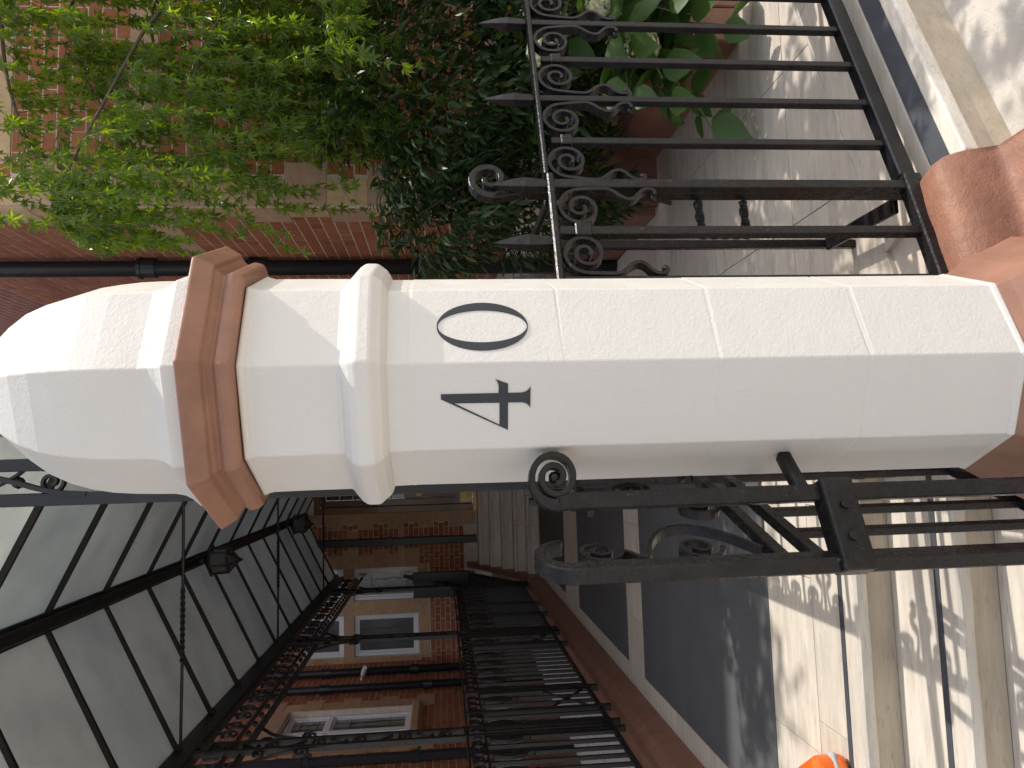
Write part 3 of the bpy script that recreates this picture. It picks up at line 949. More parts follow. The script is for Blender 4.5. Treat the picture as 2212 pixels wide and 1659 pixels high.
# ------------------------------------------------------------------ glazed canopy over the walkway
RZ, EZ, RXc, EXL, EXR = 3.43, 2.96, -0.8, -1.78, 0.18
canopy = empty('glazed_canopy', (RXc, 7, 0.165), 'pitched canopy of grey obscured glass on black iron bars over the walkway', 'canopy')
Y0, Y1, PITCHY = 2.28, 12.28, 0.7125
ny = int(round((Y1 - Y0) / PITCHY))
for k in range(ny + 1):
    y = Y0 + PITCHY * k
    for ex in (EXL, EXR):
        b = MB(); b.bar((RXc + (0.03 if ex > RXc else -0.03), y, RZ), (ex, y, EZ), 0.022, 0.035); b.build('glazing_bar', M['iron_far'], canopy)
        b = MB(); b.bar((RXc + (ex - RXc) * 0.93, y, RZ + (EZ - RZ) * 0.93 - 0.022), (ex, y, EZ - 0.022), 0.034, 0.02); b.build('bar_shoe', M['iron_far'], canopy)
    if k < ny:
        for ex in (EXL, EXR):
            b = MB()
            dz = 0.02 + random.uniform(-0.004, 0.006)
            x0 = RXc + (0.02 if ex > RXc else -0.02)
            b.hexa([(x0, y + 0.004, RZ + dz - 0.008), (ex, y + 0.004, EZ + dz - 0.008), (ex, y + PITCHY - 0.004, EZ + dz - 0.008), (x0, y + PITCHY - 0.004, RZ + dz - 0.008),
                    (x0, y + 0.004, RZ + dz), (ex, y + 0.004, EZ + dz), (ex, y + PITCHY - 0.004, EZ + dz), (x0, y + PITCHY - 0.004, RZ + dz)])
            b.build('pane', M['pane'], canopy)
b = MB(); b.box(RXc - 0.035, RXc + 0.035, Y0, Y1, RZ - 0.045, RZ + 0.06); b.build('ridge_beam', M['iron_far'], canopy, bevel=0.006)
b = MB(); b.box(RXc - 0.055, RXc + 0.055, Y0, Y1, RZ - 0.02, RZ - 0.006); b.build('ridge_flange', M['iron_far'], canopy)
for ex, sg in ((EXL, -1), (EXR, 1)):
    b = MB(); b.box(ex - 0.04, ex + 0.04, Y0, Y1, EZ - 0.11, EZ + 0.045); b.build('eaves_gutter', M['iron_far'], canopy, bevel=0.012, seg=2)
    b = MB(); b.box(ex - 0.02, ex + 0.02, Y0, Y1, EZ - 0.40, EZ - 0.375); b.build('frieze_rail', M['iron_far'], canopy)
    b = MB(); b.box(ex - 0.015, ex + 0.015, Y0, Y1, EZ - 0.30, EZ - 0.285); b.build('frieze_rail', M['iron_far'], canopy)
    # frieze scrolls
    y = Y0 + 0.15
    k = 0
    while y < Y1 - 0.1 and (sg < 0 or y < 6):
        b = MB()
        b.strip([(ex, y + a, z) for a, z in spiral((0, EZ - 0.20), 0.012, 0.075, 0 if k % 2 else math.pi, (0 if k % 2 else math.pi) + 2 * math.pi * 1.7, 26)], (1, 0, 0), 0.014, 0.011)
        b.ball((ex, y, EZ - 0.335), 0.022, 6)
        b.build('frieze_scroll', M['iron_far'], canopy)
        y += 0.19
        k += 1
# tie rods with a twisted middle
for y in (5.12, 7.96, 10.9):
    b = MB()
    b.tube([(EXL, y, EZ - 0.01), (RXc - 0.4, y, EZ - 0.015)], 0.010, 8)
    b.bar((RXc - 0.41, y, EZ - 0.015), (RXc + 0.05, y, EZ - 0.015), 0.022, 0.022, twist=math.pi * 6, seg=60)
    b.tube([(RXc + 0.04, y, EZ - 0.015), (EXR, y, EZ - 0.01)], 0.010, 8)
    b.build('tie_rod', M['iron_far'], canopy)
# columns: twin bars with leaf scrolls between
def column(p1, p2, z0, z1, full=True):
    p1, p2 = Vector(p1), Vector(p2)
    d = (p2 - p1); L = d.length; d.normalize()
    nrm = Vector((-d.y, d.x, 0))
    F = frame(p1, d, nrm)
    b = MB(); b.fbox(F, -0.018, 0.018, -0.018, 0.018, z0, z1); c = b.build('column', M['iron_far'], canopy, bevel=0.002)
    b = MB(); b.fbox(F, L - 0.018, L + 0.018, -0.018, 0.018, z0, z1); b.build('twin_bar', M['iron_far'], c, bevel=0.002)
    z = z0 + 1.15
    k = 0
    while z < z1 - 0.12:
        b = MB()
        r_ = L * 0.42
        cc = (L / 2, z)
        b.strip([F(a, 0, zz) for a, zz in spiral(cc, 0.008, r_, k * math.pi, k * math.pi + 2 * math.pi * 1.6, 24)], nrm, 0.018, 0.008)
        b.ball(F(L / 2, 0, z + 0.09), 0.018, 6)
        pts = smooth2([(0.0, z + 0.06), (L * 0.35, z + 0.1), (L * 0.7, z + 0.17), (L, z + 0.21)])
        if k % 2: pts = [(L - a, zz) for a, zz in pts]
        b.strip([F(a, 0, zz) for a, zz in pts], nrm, 0.016, 0.008)
        b.build('column_scroll', M['iron_far'], c)
        z += 0.27
        k += 1
    for z in (z0 + 0.12, z0 + 1.02, z1 - 0.08):
        b = MB(); b.fbox(F, -0.02, L + 0.02, -0.02, 0.02, z - 0.015, z + 0.015); b.build('collar', M['iron_far'], c)
    return F, L, nrm, c
for y in (5.12, 7.96, 10.9):
    F, L, nrm, c = column((WX, y - 0.07, 0), (WX, y + 0.07, 0), 0.16, EZ - 0.1)
    # scroll brackets up to the frieze
    for sg in (1, -1):
        b = MB()
        pts = [(WX, y + sg * (0.085 + a), z) for a, z in smooth2([(0.0, 2.05), (0.02, 2.25), (0.10, 2.42), (0.26, 2.53)])]
        b.strip(pts, (1, 0, 0), 0.018, 0.012)
        b.strip([(WX, y + sg * (0.14 + a), z) for a, z in spiral((0, 2.20), 0.01, 0.06, math.pi, math.pi + 2 * math.pi * 1.6, 24)], (1, 0, 0), 0.016, 0.009)
        b.strip([(WX, y + sg * (0.12 + a), z) for a, z in spiral((0, 2.45), 0.01, 0.045, 0, 2 * math.pi * 1.6, 24)], (1, 0, 0), 0.016, 0.009)
        b.build('bracket', M['iron_far'], c)
# front columns beside the gate
for xa, xb in ((-0.078, 0.020), (-1.52, -1.62)):
    F, L, nrm, c = column((xa, 2.30, 0), (xb, 2.30, 0), -0.1, EZ - 0.1)
    sg = 1 if xa > -0.8 else -1
    b = MB()
    pts = smooth2([(xa + sg * 0.09, 2.68), (xa + sg * 0.06, 2.52), (xa + sg * 0.02, 2.40), (xa + sg * 0.012, 2.30)])
    b.strip([(x, 2.29, z) for x, z in pts], (0, 1, 0), 0.024, 0.013)
    b.strip([(xa + sg * -0.005 + a * 0.9, 2.29, z) for a, z in spiral((0.03, 2.60), 0.01, 0.055, 0, 2 * math.pi * 1.6, 26)], (0, 1, 0), 0.02, 0.011)
    b.build('bracket', M['iron_far'], c)

# lanterns under the ridge
def lantern(y, label):
    c = (RXc, y)
    t = empty('hanging_lantern', (RXc, y, 3.02), label, 'lantern', 'lanterns under the canopy ridge')
    b = MB(); b.tube([(RXc, y, 3.40), (RXc, y, 3.31)], 0.016, 8); b.tube([(RXc, y, 3.33), (RXc, y, 3.315)], 0.035, 8); b.build('stem', M['iron_far'], t)
    b = MB(); b.octa(c, [(0.03, 3.335), (0.125, 3.290), (0.135, 3.283), (0.135, 3.270), (0.11, 3.268)], 0.2, 6); b.build('lamp_hood', M['iron_far'], t)
    b = MB(); b.octa(c, [(0.100, 3.135), (0.108, 3.270)], 0.2, 6); b.build('lamp_glass', M['glass_lamp'], t)
    b = MB(); b.octa(c, [(0.012, 3.055), (0.098, 3.132)], 0.2, 6); b.build('lamp_glass', M['glass_lamp'], t)
    for k in range(6):
        a = 0.2 + math.pi / 3 * k
        b = MB()
        b.bar((c[0] + 0.105 * math.cos(a), c[1] + 0.105 * math.sin(a), 3.13), (c[0] + 0.112 * math.cos(a), c[1] + 0.112 * math.sin(a), 3.27), 0.014, 0.014)
        b.bar((c[0] + 0.105 * math.cos(a), c[1] + 0.105 * math.sin(a), 3.135), (c[0] + 0.012 * math.cos(a), c[1] + 0.012 * math.sin(a), 3.053), 0.012, 0.012)
        a2 = a + math.pi / 3
        b.bar((c[0] + 0.106 * math.cos(a), c[1] + 0.106 * math.sin(a), 3.135), (c[0] + 0.106 * math.cos(a2), c[1] + 0.106 * math.sin(a2), 3.135), 0.014, 0.014)
        b.build('lamp_rib', M['iron_far'], t)
    b = MB(); b.ball((c[0], c[1], 3.045), 0.016, 8, (1, 1, 1.6)); b.build('finial', M['iron_far'], t)
lantern(6.9, 'nearer of the two black lanterns hanging under the canopy ridge')
lantern(10.6, 'farther black lantern hanging under the canopy ridge near the door')

# ------------------------------------------------------------------ buildings
CH, BL = 0.078, 0.245
ZB = 0.99                                            # brickwork starts above the red string course
def row_z(k): return ZB + CH * k

def build_wall(parent, F, rotz, s0, s1, k0, k1, stones, holes, seed, nparts, s_vis=None, tops=None):
    """bricks in English bond, real joints; stones and holes: (s0, s1, z0, z1)"""
    rnd = random.Random(seed)
    bricks = []
    for k in range(k0, k1):
        za, zb = row_z(k), row_z(k + 1)
        zm = (za + zb) / 2
        blocks = sorted([(a, b) for a, b, c, d in stones + holes if c - 0.01 < zm < d + 0.01 and d - c > 0.001])
        free = []
        cur = s0
        for a, b in blocks:
            if a > cur + 0.02: free.append((cur, min(a, s1)))
            cur = max(cur, b)
        if cur < s1 - 0.02: free.append((cur, s1))
        L = BL if k % 2 == 0 else BL / 2
        off = 0.0 if k % 2 == 0 else BL / 4
        for a, b in free:
            x = math.floor((a - off) / L) * L + off
            while x < b:
                p, q = max(x, a), min(x + L, b)
                if q - p > 0.025:
                    bricks.append((p, q, za, zb, rnd.uniform(-0.001, 0.0012)))
                x += L
    def area(bk):
        c = F((bk[0] + bk[1]) / 2, 0, (bk[2] + bk[3]) / 2)
        q = project(c)
        if q is None or abs(q[0]) > 0.52 or abs(q[1]) > 0.395: return 0
        e = project(F(bk[1], 0, (bk[2] + bk[3]) / 2)); w = project(F(bk[0], 0, (bk[2] + bk[3]) / 2))
        return math.hypot(e[0] - w[0], e[1] - w[1]) / q[2] + 1e-9
    bricks.sort(key=area, reverse=True)
    rest = MB()
    for i, (a, b, c, d, j) in enumerate(bricks):
        g = 0.0045
        if i < nparts and area((a, b, c, d, j)) > 0:
            cube_obj('brick', 'brick', M['brick'], F((a + b) / 2, -0.012 + j, (c + d) / 2), (b - a - 2 * g, 0.03, d - c - 2 * g), rotz, parent)
        else:
            rest.tint = rnd.random() + 0.001
            rest.fbox(F, a + g, b - g, -0.025, 0.003 + j, c + g, d - g)
    if rest.v:
        rest.build('bricks', M['brick'], parent, kind='stuff')
    for a, b, c, d in stones:
        cube_obj('stone_block', 'stone_block', M['stone'], F((a + b) / 2, -0.015 + rnd.uniform(0.002, 0.005), (c + d) / 2), (b - a - 0.004, 0.045, d - c - 0.005), rotz, parent)

def wall_core(parent, F, s0, s1, z0, z1, holes, n0, n1, mat, name='wall'):
    ss = sorted({s0, s1, *[h[0] for h in holes], *[h[1] for h in holes]})
    zs = sorted({z0, z1, *[h[2] for h in holes], *[h[3] for h in holes]})
    b = MB()
    for i in range(len(ss) - 1):
        for j in range(len(zs) - 1):
            sm, zm = (ss[i] + ss[i + 1]) / 2, (zs[j] + zs[j + 1]) / 2
            if any(h[0] < sm < h[1] and h[2] < zm < h[3] for h in holes): continue
            b.fbox(F, ss[i], ss[i + 1], n0, n1, zs[j], zs[j + 1])
    return b.build(name, M[mat], parent)

def base_course(parent, F, s0, s1):
    b = MB()
    prof = [(0.0, 0.83), (0.035, 0.85), (0.06, 0.885), (0.06, 0.91), (0.03, 0.94), (0.02, 0.985), (-0.02, 0.985), (-0.02, 0.83)]
    b.loft([[F(s, pn, pz) for pn, pz in prof] for s in (s0, s1)]); b.build('string_course', M['terracotta'], parent)
    b = MB(); b.fbox(F, s0, s1, -0.02, 0.004, 0.0, 0.829); b.build('rendered_base', M['render'], parent)
    b = MB()
    prof = [(0.004, 0.56), (0.03, 0.545), (0.045, 0.5), (0.045, -0.02), (-0.02, -0.02), (-0.02, 0.56)]
    b.loft([[F(s, pn, pz) for pn, pz in prof] for s in (s0, s1)]); b.build('plinth', M['terracotta'], parent)

def quoins(sside, z0, zend, s_long, s_short, sgn, first):
    out = []
    k = 0
    z = z0
    while z < zend - 0.01:
        h = CH * 3
        w = s_long if (k % 2 == 0) == first else s_short
        out.append((min(sside, sside + sgn * w), max(sside, sside + sgn * w), z, min(z + h, zend)))
        z += h
        k += 1
    return out

def leaded_window(parent, F, s0, s1, z0, z1, depth, lights=1, transom=None, mode=0):
    fw = 0.05
    b = MB()
    d0, d1 = -depth - 0.06, -depth
    b.fbox(F, s0, s1, d0, d1, z0, z0 + fw)
    b.fbox(F, s0, s1, d0, d1, z1 - fw, z1)
    b.fbox(F, s0, s0 + fw, d0, d1, z0 + fw, z1 - fw)
    b.fbox(F, s1 - fw, s1, d0, d1, z0 + fw, z1 - fw)
    b.fbox(F, s0 - 0.0, s1 + 0.0, d0, d1 + 0.03, z0 - 0.03, z0 - 0.001)
    if transom:
        b.fbox(F, s0 + fw, s1 - fw, d0, d1 + 0.002, transom - 0.03, transom + 0.03)
    w = b.build('window', M['frame'], parent, bevel=0.004)
    zz = [(z0 + fw, transom - 0.03), (transom + 0.03, z1 - fw)] if transom else [(z0 + fw, z1 - fw)]
    for za, zb in zz:
        # inner casement
        b = MB(); g = 0.028; a0, a1 = s0 + fw, s1 - fw
        b.fbox(F, a0, a1, d0 + 0.012, d1 - 0.016, za, za + g); b.fbox(F, a0, a1, d0 + 0.012, d1 - 0.016, zb - g, zb)
        b.fbox(F, a0, a0 + g, d0 + 0.012, d1 - 0.016, za + g, zb - g); b.fbox(F, a1 - g, a1, d0 + 0.012, d1 - 0.016, za + g, zb - g)
        b.build('casement', M['frame'], w, bevel=0.003)
        b = MB(); b.fbox(F, a0 + g, a1 - g, d0 + 0.018, d0 + 0.024, za + g, zb - g); b.build('pane', M['glass'], w)
        b = MB()
        ww, hh = a1 - a0 - 2 * g, zb - za - 2 * g
        for q in (0.3, 0.7): b.fbox(F, a0 + g + ww * q - 0.003, a0 + g + ww * q + 0.003, d0 + 0.0245, d0 + 0.028, za + g, zb - g)
        for q in ((0.22, 0.78) if hh > 0.3 else (0.5,)): b.fbox(F, a0 + g, a1 - g, d0 + 0.0245, d0 + 0.028, za + g + hh * q - 0.003, za + g + hh * q + 0.003)
        sm, zm = (a0 + a1) / 2, (za + zb) / 2
        if hh > 0.3:
            pts = smooth2([(sm - ww * 0.2, zm - hh * 0.3), (sm - ww * 0.3, zm - hh * 0.1), (sm - ww * 0.1, zm), (sm - ww * 0.25, zm + hh * 0.16), (sm, zm + hh * 0.32), (sm + ww * 0.25, zm + hh * 0.16), (sm + ww * 0.1, zm), (sm + ww * 0.3, zm - hh * 0.1), (sm + ww * 0.2, zm - hh * 0.3)])
            nv = (F(0, 1, 0) - F(0, 0, 0))
            b.strip([F(a, d0 + 0.0262, z) for a, z in pts], nv, 0.004, 0.006)
        b.build('lead_came', M['lead'], w)
    return w

def drainpipe(parent, x, y, z0, z1, r=0.045, sq=False, brk=(1.6, 3.1)):
    b = MB()
    if sq: b.box(x - r, x + r, y - r, y + r, z0, z1)
    else: b.tube([(x, y, z0), (x, y, z1)], r, 14)
    p = b.build('drainpipe', M['pipe'], parent, bevel=0.008 if sq else 0, smooth=not sq)
    for z in brk:
        b = MB()
        if sq:
            b.box(x - r - 0.012, x + r + 0.012, y - r - 0.012, y + r + 0.012, z, z + 0.05); b.box(x - r - 0.008, x + r + 0.008, y - r - 0.008, y + r + 0.008, z + 0.07, z + 0.09)
            b.box(x - r - 0.04, x + r + 0.04, y - 0.01, y + 0.03, z - 0.02, z + 0.015)
        else:
            b.tube([(x, y, z - 0.05), (x, y, z + 0.05)], r + 0.012, 14); b.tube([(x, y, z + 0.045), (x, y, z + 0.07)], r + 0.02, 14)
        b.build('pipe_collar', M['pipe'], p)
    return p

RX, LX, WY, BY = 1.46, -3.06, 4.35, 12.3
HB = 12.2
HL, HR = 6.4, 7.2
# right wing: front wall towards the street and return wall along the walkway
RW = empty('brick_building', (RX, WY, -0.1), 'red brick wing with buff stone corner behind the maple tree', 'building')
Ff = frame((RX, WY, 0), (1, 0, 0), (0, -1, 0))
Fr = frame((RX, WY, 0), (0, 1, 0), (-1, 0, 0))
zq0, zq1 = row_z(0), row_z(48)
qs = []
for k in range(16):
    a = row_z(3 * k); b_ = row_z(3 * k + 3)
    qs.append((0.0, 0.255 if k % 2 == 0 else 0.16, a, b_))
band1 = (0.26, 6.0, row_z(24), row_z(26))
bands = []
x = 0.256
while x < 4.6:
    bands.append((x, x + 0.52, row_z(24), row_z(26))); bands.append((x, x + 0.52, row_z(34), row_z(36))); x += 0.52
qs2 = [q for q in qs]
bands = [b_ for b_ in bands if b_[0] >= 0.25]
build_wall(RW, Ff, 0, 0, 4.8, 0, 48, qs2 + bands, [], 1, 300)
wall_core(RW, Ff, 0.0, 8.0, 0.0, zq1, [], -0.3, 0.0005, 'mortar')
qr = []
for k in range(16):
    a = row_z(3 * k); b_ = row_z(3 * k + 3)
    qr.append((0.024, 0.16 if k % 2 == 0 else 0.255, a, b_))
rb = []
x = 0.256
while x < 7.4:
    rb.append((x, x + 0.5, row_z(24), row_z(26))); x += 0.5
build_wall(RW, Fr, R(90), 0.024, 7.9, 0, 48, qr + rb, [], 2, 260)
wall_core(RW, Fr, 0.02, BY - WY, 0.0, zq1, [], -0.3, 0.0005, 'mortar')
b = MB(); b.box(RX + 0.004, 9.0, WY + 0.004, BY + 1, zq1 + 0.001, HB); b.build('upper_wall', M['brickwall'], RW)
b = MB(); b.box(RX - 0.15, 9.1, WY - 0.15, BY + 1, HB, HB + 0.3); b.build('parapet', M['stone'], RW)
base_course(RW, Ff, 0, 8.0)
base_course(RW, Fr, 0.03, BY - WY)
drainpipe(RW, RX - 0.075, WY + 1.10, 0.0, HB, 0.055, False, (1.35, 2.55, 3.3))

# rear range with the entrance door
RR = empty('brick_building', (-0.8, BY, -0.1), 'rear brick and stone range with leaded windows and the entrance door', 'building')
Fb = frame((0, BY, 0), (1, 0, 0), (0, -1, 0))
door_h = (-0.80, 0.75, 0.8, 3.30)
win1 = (-2.13, -1.64, 1.72, 2.70); win1u = (-2.13, -1.64, 2.86, 3.5)
win2 = (-2.97, -2.35, 1.72, 2.70); win2u = (-2.97, -2.35, 2.86, 3.5)
holes = [door_h, win1, win1u, win2, win2u]
st_ = []
for k in range(11):
    a, b_ = row_z(3 * k), row_z(3 * k + 3)
    w = (0.24, 0.16)[k % 2]
    st_.append((-0.80 - w, -0.80, a, b_))                              # door jamb
    if 1.5 < a < 3.4:
        st_.append((-1.64, -1.64 + (0.20, 0.27)[k % 2], a, b_))        # right window jamb
        st_.append((-3.06, -2.972, a, b_))
st_.append((-2.348, -2.132, 1.72, 2.70)); st_.append((-2.348, -2.132, 2.86, 3.5))   # mullion stone
st_.append((-3.0, -1.62, 2.702, 2.858))                                # transom stone
st_.append((-3.02, -1.60, 1.66, 1.715)); st_.append((-3.02, -1.60, 1.56, 1.655))
st_ += [(-1.02, -0.80, 0.80, 0.985)]
st_ += [(-1.60, -1.04, row_z(12), row_z(13)), (-1.36, -1.06, row_z(21), row_z(23))]
build_wall(RR, Fb, 0, -3.06, -0.8, 0, 34, st_, holes, 3, 300)
wall_core(RR, Fb, -3.2, 1.6, -0.1, row_z(34), holes, -0.3, 0.0005, 'mortar')
b = MB(); b.box(-3.2, 1.6, BY + 0.004, BY + 1, row_z(34) + 0.001, HR); b.build('upper_wall', M['brickwall'], RR)
base_course(RR, Fb, -3.05, -1.75)
for wq, wu in ((win1, win1u), (win2, win2u)):
    leaded_window(RR, Fb, wq[0], wq[1], wq[2], wq[3], 0.05)
    leaded_window(RR, Fb, wu[0], wu[1], wu[2], wu[3], 0.05)
drainpipe(RR, -1.24, BY - 0.06, 0.8, 3.6, 0.055, True, (2.12,))
# door: frame, glazed upper panel, brass
b = MB()
b.fbox(Fb, -0.80, -0.70, -0.14, -0.02, 0.80, 3.30); b.fbox(Fb, 0.65, 0.75, -0.14, -0.02, 0.8, 3.30); b.fbox(Fb, -0.70, 0.65, -0.14, -0.02, 3.22, 3.30)
dr = b.build('door', M['wood_light'], RR, bevel=0.006)
for a0, a1 in ((-0.70, -0.028), (-0.022, 0.65)):
    b = MB()
    b.fbox(Fb, a0, a0 + 0.10, -0.17, -0.12, 0.83, 3.22); b.fbox(Fb, a1 - 0.10, a1, -0.17, -0.12, 0.83, 3.22)
    for za, zb in ((0.83, 1.06), (1.54, 1.90), (3.14, 3.22)): b.fbox(Fb, a0 + 0.10, a1 - 0.10, -0.17, -0.12, za, zb)
    b.build('door_leaf', M['wood'], dr, bevel=0.006)
    b = MB(); b.fbox(Fb, a0 + 0.10, a1 - 0.10, -0.165, -0.14, 1.06, 1.54); b.build('door_panel', M['wood'], dr)
    b = MB(); b.fbox(Fb, a0 + 0.12, a1 - 0.12, -0.14, -0.125, 1.12, 1.48); b.build('raised_panel', M['wood'], dr, bevel=0.012)
    b = MB(); b.fbox(Fb, a0 + 0.02, a1 - 0.02, -0.119, -0.115, 0.84, 1.03); b.build('kick_plate', M['brass'], dr)
    b = MB(); b.fbox(Fb, a0 + 0.14, a0 + 0.40, -0.119, -0.105, 1.64, 1.73); b.build('letter_plate', M['brass'], dr, bevel=0.004)
    nx, nz = 3, 6
    ww, hh = (a1 - a0 - 0.2) / nx, (3.14 - 1.90) / nz
    for i in range(nx):
        for j in range(nz):
            b = MB()
            c0 = a0 + 0.10 + ww * i; e0 = 1.90 + hh * j
            b.fbox(Fb, c0 + 0.01, c0 + ww - 0.01, -0.155, -0.143, e0 + 0.01, e0 + hh - 0.01); b.build('pane', M['glass_door'], dr, bevel=0.005)
    b = MB()
    for i in range(nx + 1): b.fbox(Fb, a0 + 0.10 + ww * i - 0.009, a0 + 0.10 + ww * i + 0.009, -0.16, -0.13, 1.90, 3.14)
    for j in range(nz + 1): b.fbox(Fb, a0 + 0.10, a1 - 0.10, -0.16, -0.1305, 1.90 + hh * j - 0.009, 1.90 + hh * j + 0.009)
    b.build('glazing_bars', M['wood'], dr)
b = MB(); b.fbox(Fb, -0.82, 0.77, -0.15, 0.03, 0.775, 0.828); b.build('threshold', M['brass'], dr)
# door steps
ds = empty('door_steps', (-0.8, 10.7, 0), 'pale stone steps rising to the entrance door', 'steps')
for k in range(5):
    y = 10.7 + 0.28 * k
    for xa, xb in ((-1.6, -0.95), (-0.95, -0.3), (-0.3, 0.0)):
        b = MB(); b.box(xa + 0.001, xb - 0.001, y + 0.015, 12.27 if k == 4 else y + 0.30, 0.155 * k - (0.0 if k else 0.02), 0.155 * (k + 1) - 0.035); b.build('riser', M['travertine'], ds)
        b = MB(); b.box(xa + 0.001, xb - 0.001, y - 0.012, 12.29 if k == 4 else y + 0.30, 0.155 * (k + 1) - 0.0345, 0.155 * (k + 1)); b.build('tread', M['travertine'], ds, bevel=0.008, seg=2)
b = MB(); b.hexa([(-1.68, 10.6, -0.02), (-1.6, 10.6, -0.02), (-1.6, 12.28, -0.02), (-1.68, 12.28, -0.02), (-1.68, 10.6, 0.15), (-1.6, 10.6, 0.15), (-1.6, 12.28, 0.95), (-1.68, 12.28, 0.95)])
b.build('stringer', M['terracotta'], ds)

# left wing: return wall along the forecourt
LW = empty('brick_building', (LX, 8, -0.1), 'brick and stone wing with a tall white framed window beyond the walkway railing', 'building')
Fl = frame((LX, WY, 0), (0, 1, 0), (1, 0, 0))
bw = (8.86 - WY, 10.08 - WY, 1.70, 3.24)
holes = [bw]
st_ = []
for k in range(12):
    a, b_ = row_z(3 * k), row_z(3 * k + 3)
    if 1.5 < b_ and a < 3.5:
        st_.append((bw[0] - (0.27, 0.4)[k % 2], bw[0], a, b_)); st_.append((bw[1], bw[1] + (0.4, 0.27)[k % 2], a, b_))
    st_.append((3.05, 3.45, a, b_) if k % 2 else (3.15, 3.35, a, b_))
st_ += [(bw[0], bw[1], 3.242, 3.47), (bw[0] - 0.05, bw[1] + 0.05, 1.60, 1.698)]
build_wall(LW, Fl, R(90), 2.2, BY - WY, 0, 34, st_, holes, 4, 280)
wall_core(LW, Fl, 0.0, BY - WY, -0.1, row_z(34), holes, -0.3, 0.0005, 'mortar')
b = MB(); b.box(-9, LX - 0.004, WY + 0.004, BY + 1, row_z(34) + 0.001, HL); b.build('upper_wall', M['brickwall'], LW)
b = MB(); b.box(-9, LX - 0.30, WY + 0.3, BY + 1, -0.1, row_z(34)); b.build('inner_block', M['brickwall'], LW)
Flf = frame((LX, WY, 0), (-1, 0, 0), (0, -1, 0))
b = MB(); b.fbox(Flf, 0.3, 6, -0.28, 0.0, -0.1, row_z(34)); b.build('front_wall', M['brickwall'], LW)
base_course(LW, Fl, 0, BY - WY - 0.06)
b = MB(); b.box(-6.4, -3.5, 2.5, WY + 0.29, -0.42, HL); b.build('bounce_block', M['stone'], LW, bevel=0.02)  # unseen block added to bounce warm sunlight onto the pier's left face
leaded_window(LW, Fl, bw[0] + 0.01, (bw[0] + bw[1]) / 2, bw[2] + 0.035, bw[3] - 0.01, 0.06, transom=2.72)
leaded_window(LW, Fl, (bw[0] + bw[1]) / 2 + 0.01, bw[1] - 0.01, bw[2] + 0.035, bw[3] - 0.01, 0.06, transom=2.72)
b = MB(); b.fbox(Fl, bw[0] - 0.06, bw[1] + 0.06, -0.1, 0.05, 1.64, 1.733); b.build('window_sill', M['stone'], LW, bevel=0.01)
drainpipe(LW, LX + 0.075, 11.52, 0.0, HL, 0.055, False, (1.75, 3.0))
drainpipe(LW, LX + 0.075, 10.72, 0.0, HL, 0.05, False, (1.55, 2.9))
drainpipe(LW, LX + 0.06, 8.25, 0.0, HL, 0.04, True, (1.6, 2.7))
b = MB(); b.tube([(LX + 0.10, 11.30, 2.47), (LX + 0.22, 11.16, 2.43)], [0.035, 0.03], 12); b.tube([(LX, 11.34, 2.50), (LX + 0.10, 11.31, 2.48)], 0.014, 8)
b.build('security_camera', M['frame'], None, 'small white security camera on the left brick wing', 'camera', smooth=False)

# ------------------------------------------------------------------ planting
bed = empty('planter_bed', (2.6, 3.6, 0), 'brick red raised planting bed against the right brick wing', 'planter')
b = MB()
prof = [(0.0, -0.02), (0.0, 0.20), (0.02, 0.26), (0.05, 0.28), (0.14, 0.28), (0.15, 0.24), (0.15, -0.02)]
b.loft([[(1.74 + pn, y, pz) for pn, pz in prof] for y in (3.02, 4.29)]); b.build('bed_wall', M['terracotta'], bed, bevel=0.006)
b = MB(); b.loft([[(x, 3.02 + pn, pz) for pn, pz in prof] for x in (1.895, 4.4)]); b.build('bed_wall', M['terracotta'], bed, bevel=0.006)
b = MB(); b.box(1.88, 4.4, 3.16, 4.29, 0.0, 0.22); b.build('soil', M['soil'], bed)

def leaf_palmate(lobes, size=1.0):
    """outline of a palmate leaf lying in XY, stalk at the origin, tip to +Y, gently folded"""
    v = [(0, 0.02, 0)]
    n = len(lobes)
    ring = []
    for i, (ang, ln) in enumerate(lobes):
        a = R(ang)
        tip = (math.sin(a) * ln, math.cos(a) * ln, -0.16 * ln * ln)
        w = 0.145 * ln
        px, py = math.cos(a), -math.sin(a)
        m_ = 0.52
        ring.append((math.sin(a) * ln * m_ - px * w, math.cos(a) * ln * m_ - py * w, 0.02))
        ring.append(tip)
        ring.append((math.sin(a) * ln * m_ + px * w, math.cos(a) * ln * m_ + py * w, 0.02))
        if i < n - 1:
            b2, l2 = lobes[i + 1]
            am = R((ang + b2) / 2)
            ring.append((math.sin(am) * 0.30, math.cos(am) * 0.30, 0.03))
    v += ring
    f = []
    k = 1
    for i in range(n):
        f += [(0, k, k + 1), (0, k + 1, k + 2)]
        if i < n - 1:
            f += [(0, k + 2, k + 3), (0, k + 3, k + 4)]
        k += 4
    return [(x * size, y * size, z * size) for x, y, z in v], f
LEAVES = [leaf_palmate([(-118, 0.45), (-66, 0.82), (0, 1.0), (60, 0.86), (112, 0.5)]),
          leaf_palmate([(-105, 0.55), (-50, 0.9), (4, 1.0), (55, 0.84), (118, 0.42)]),
          leaf_palmate([(-72, 0.75), (-30, 0.95), (10, 1.0), (48, 0.9), (90, 0.6)])]
LEAF_ME = []
for i, (v_, f_) in enumerate(LEAVES):
    me = bpy.data.meshes.new('leaf')
    me.from_pydata(v_, [], f_)
    me.materials.append(M['maple'])
    LEAF_ME.append(me)

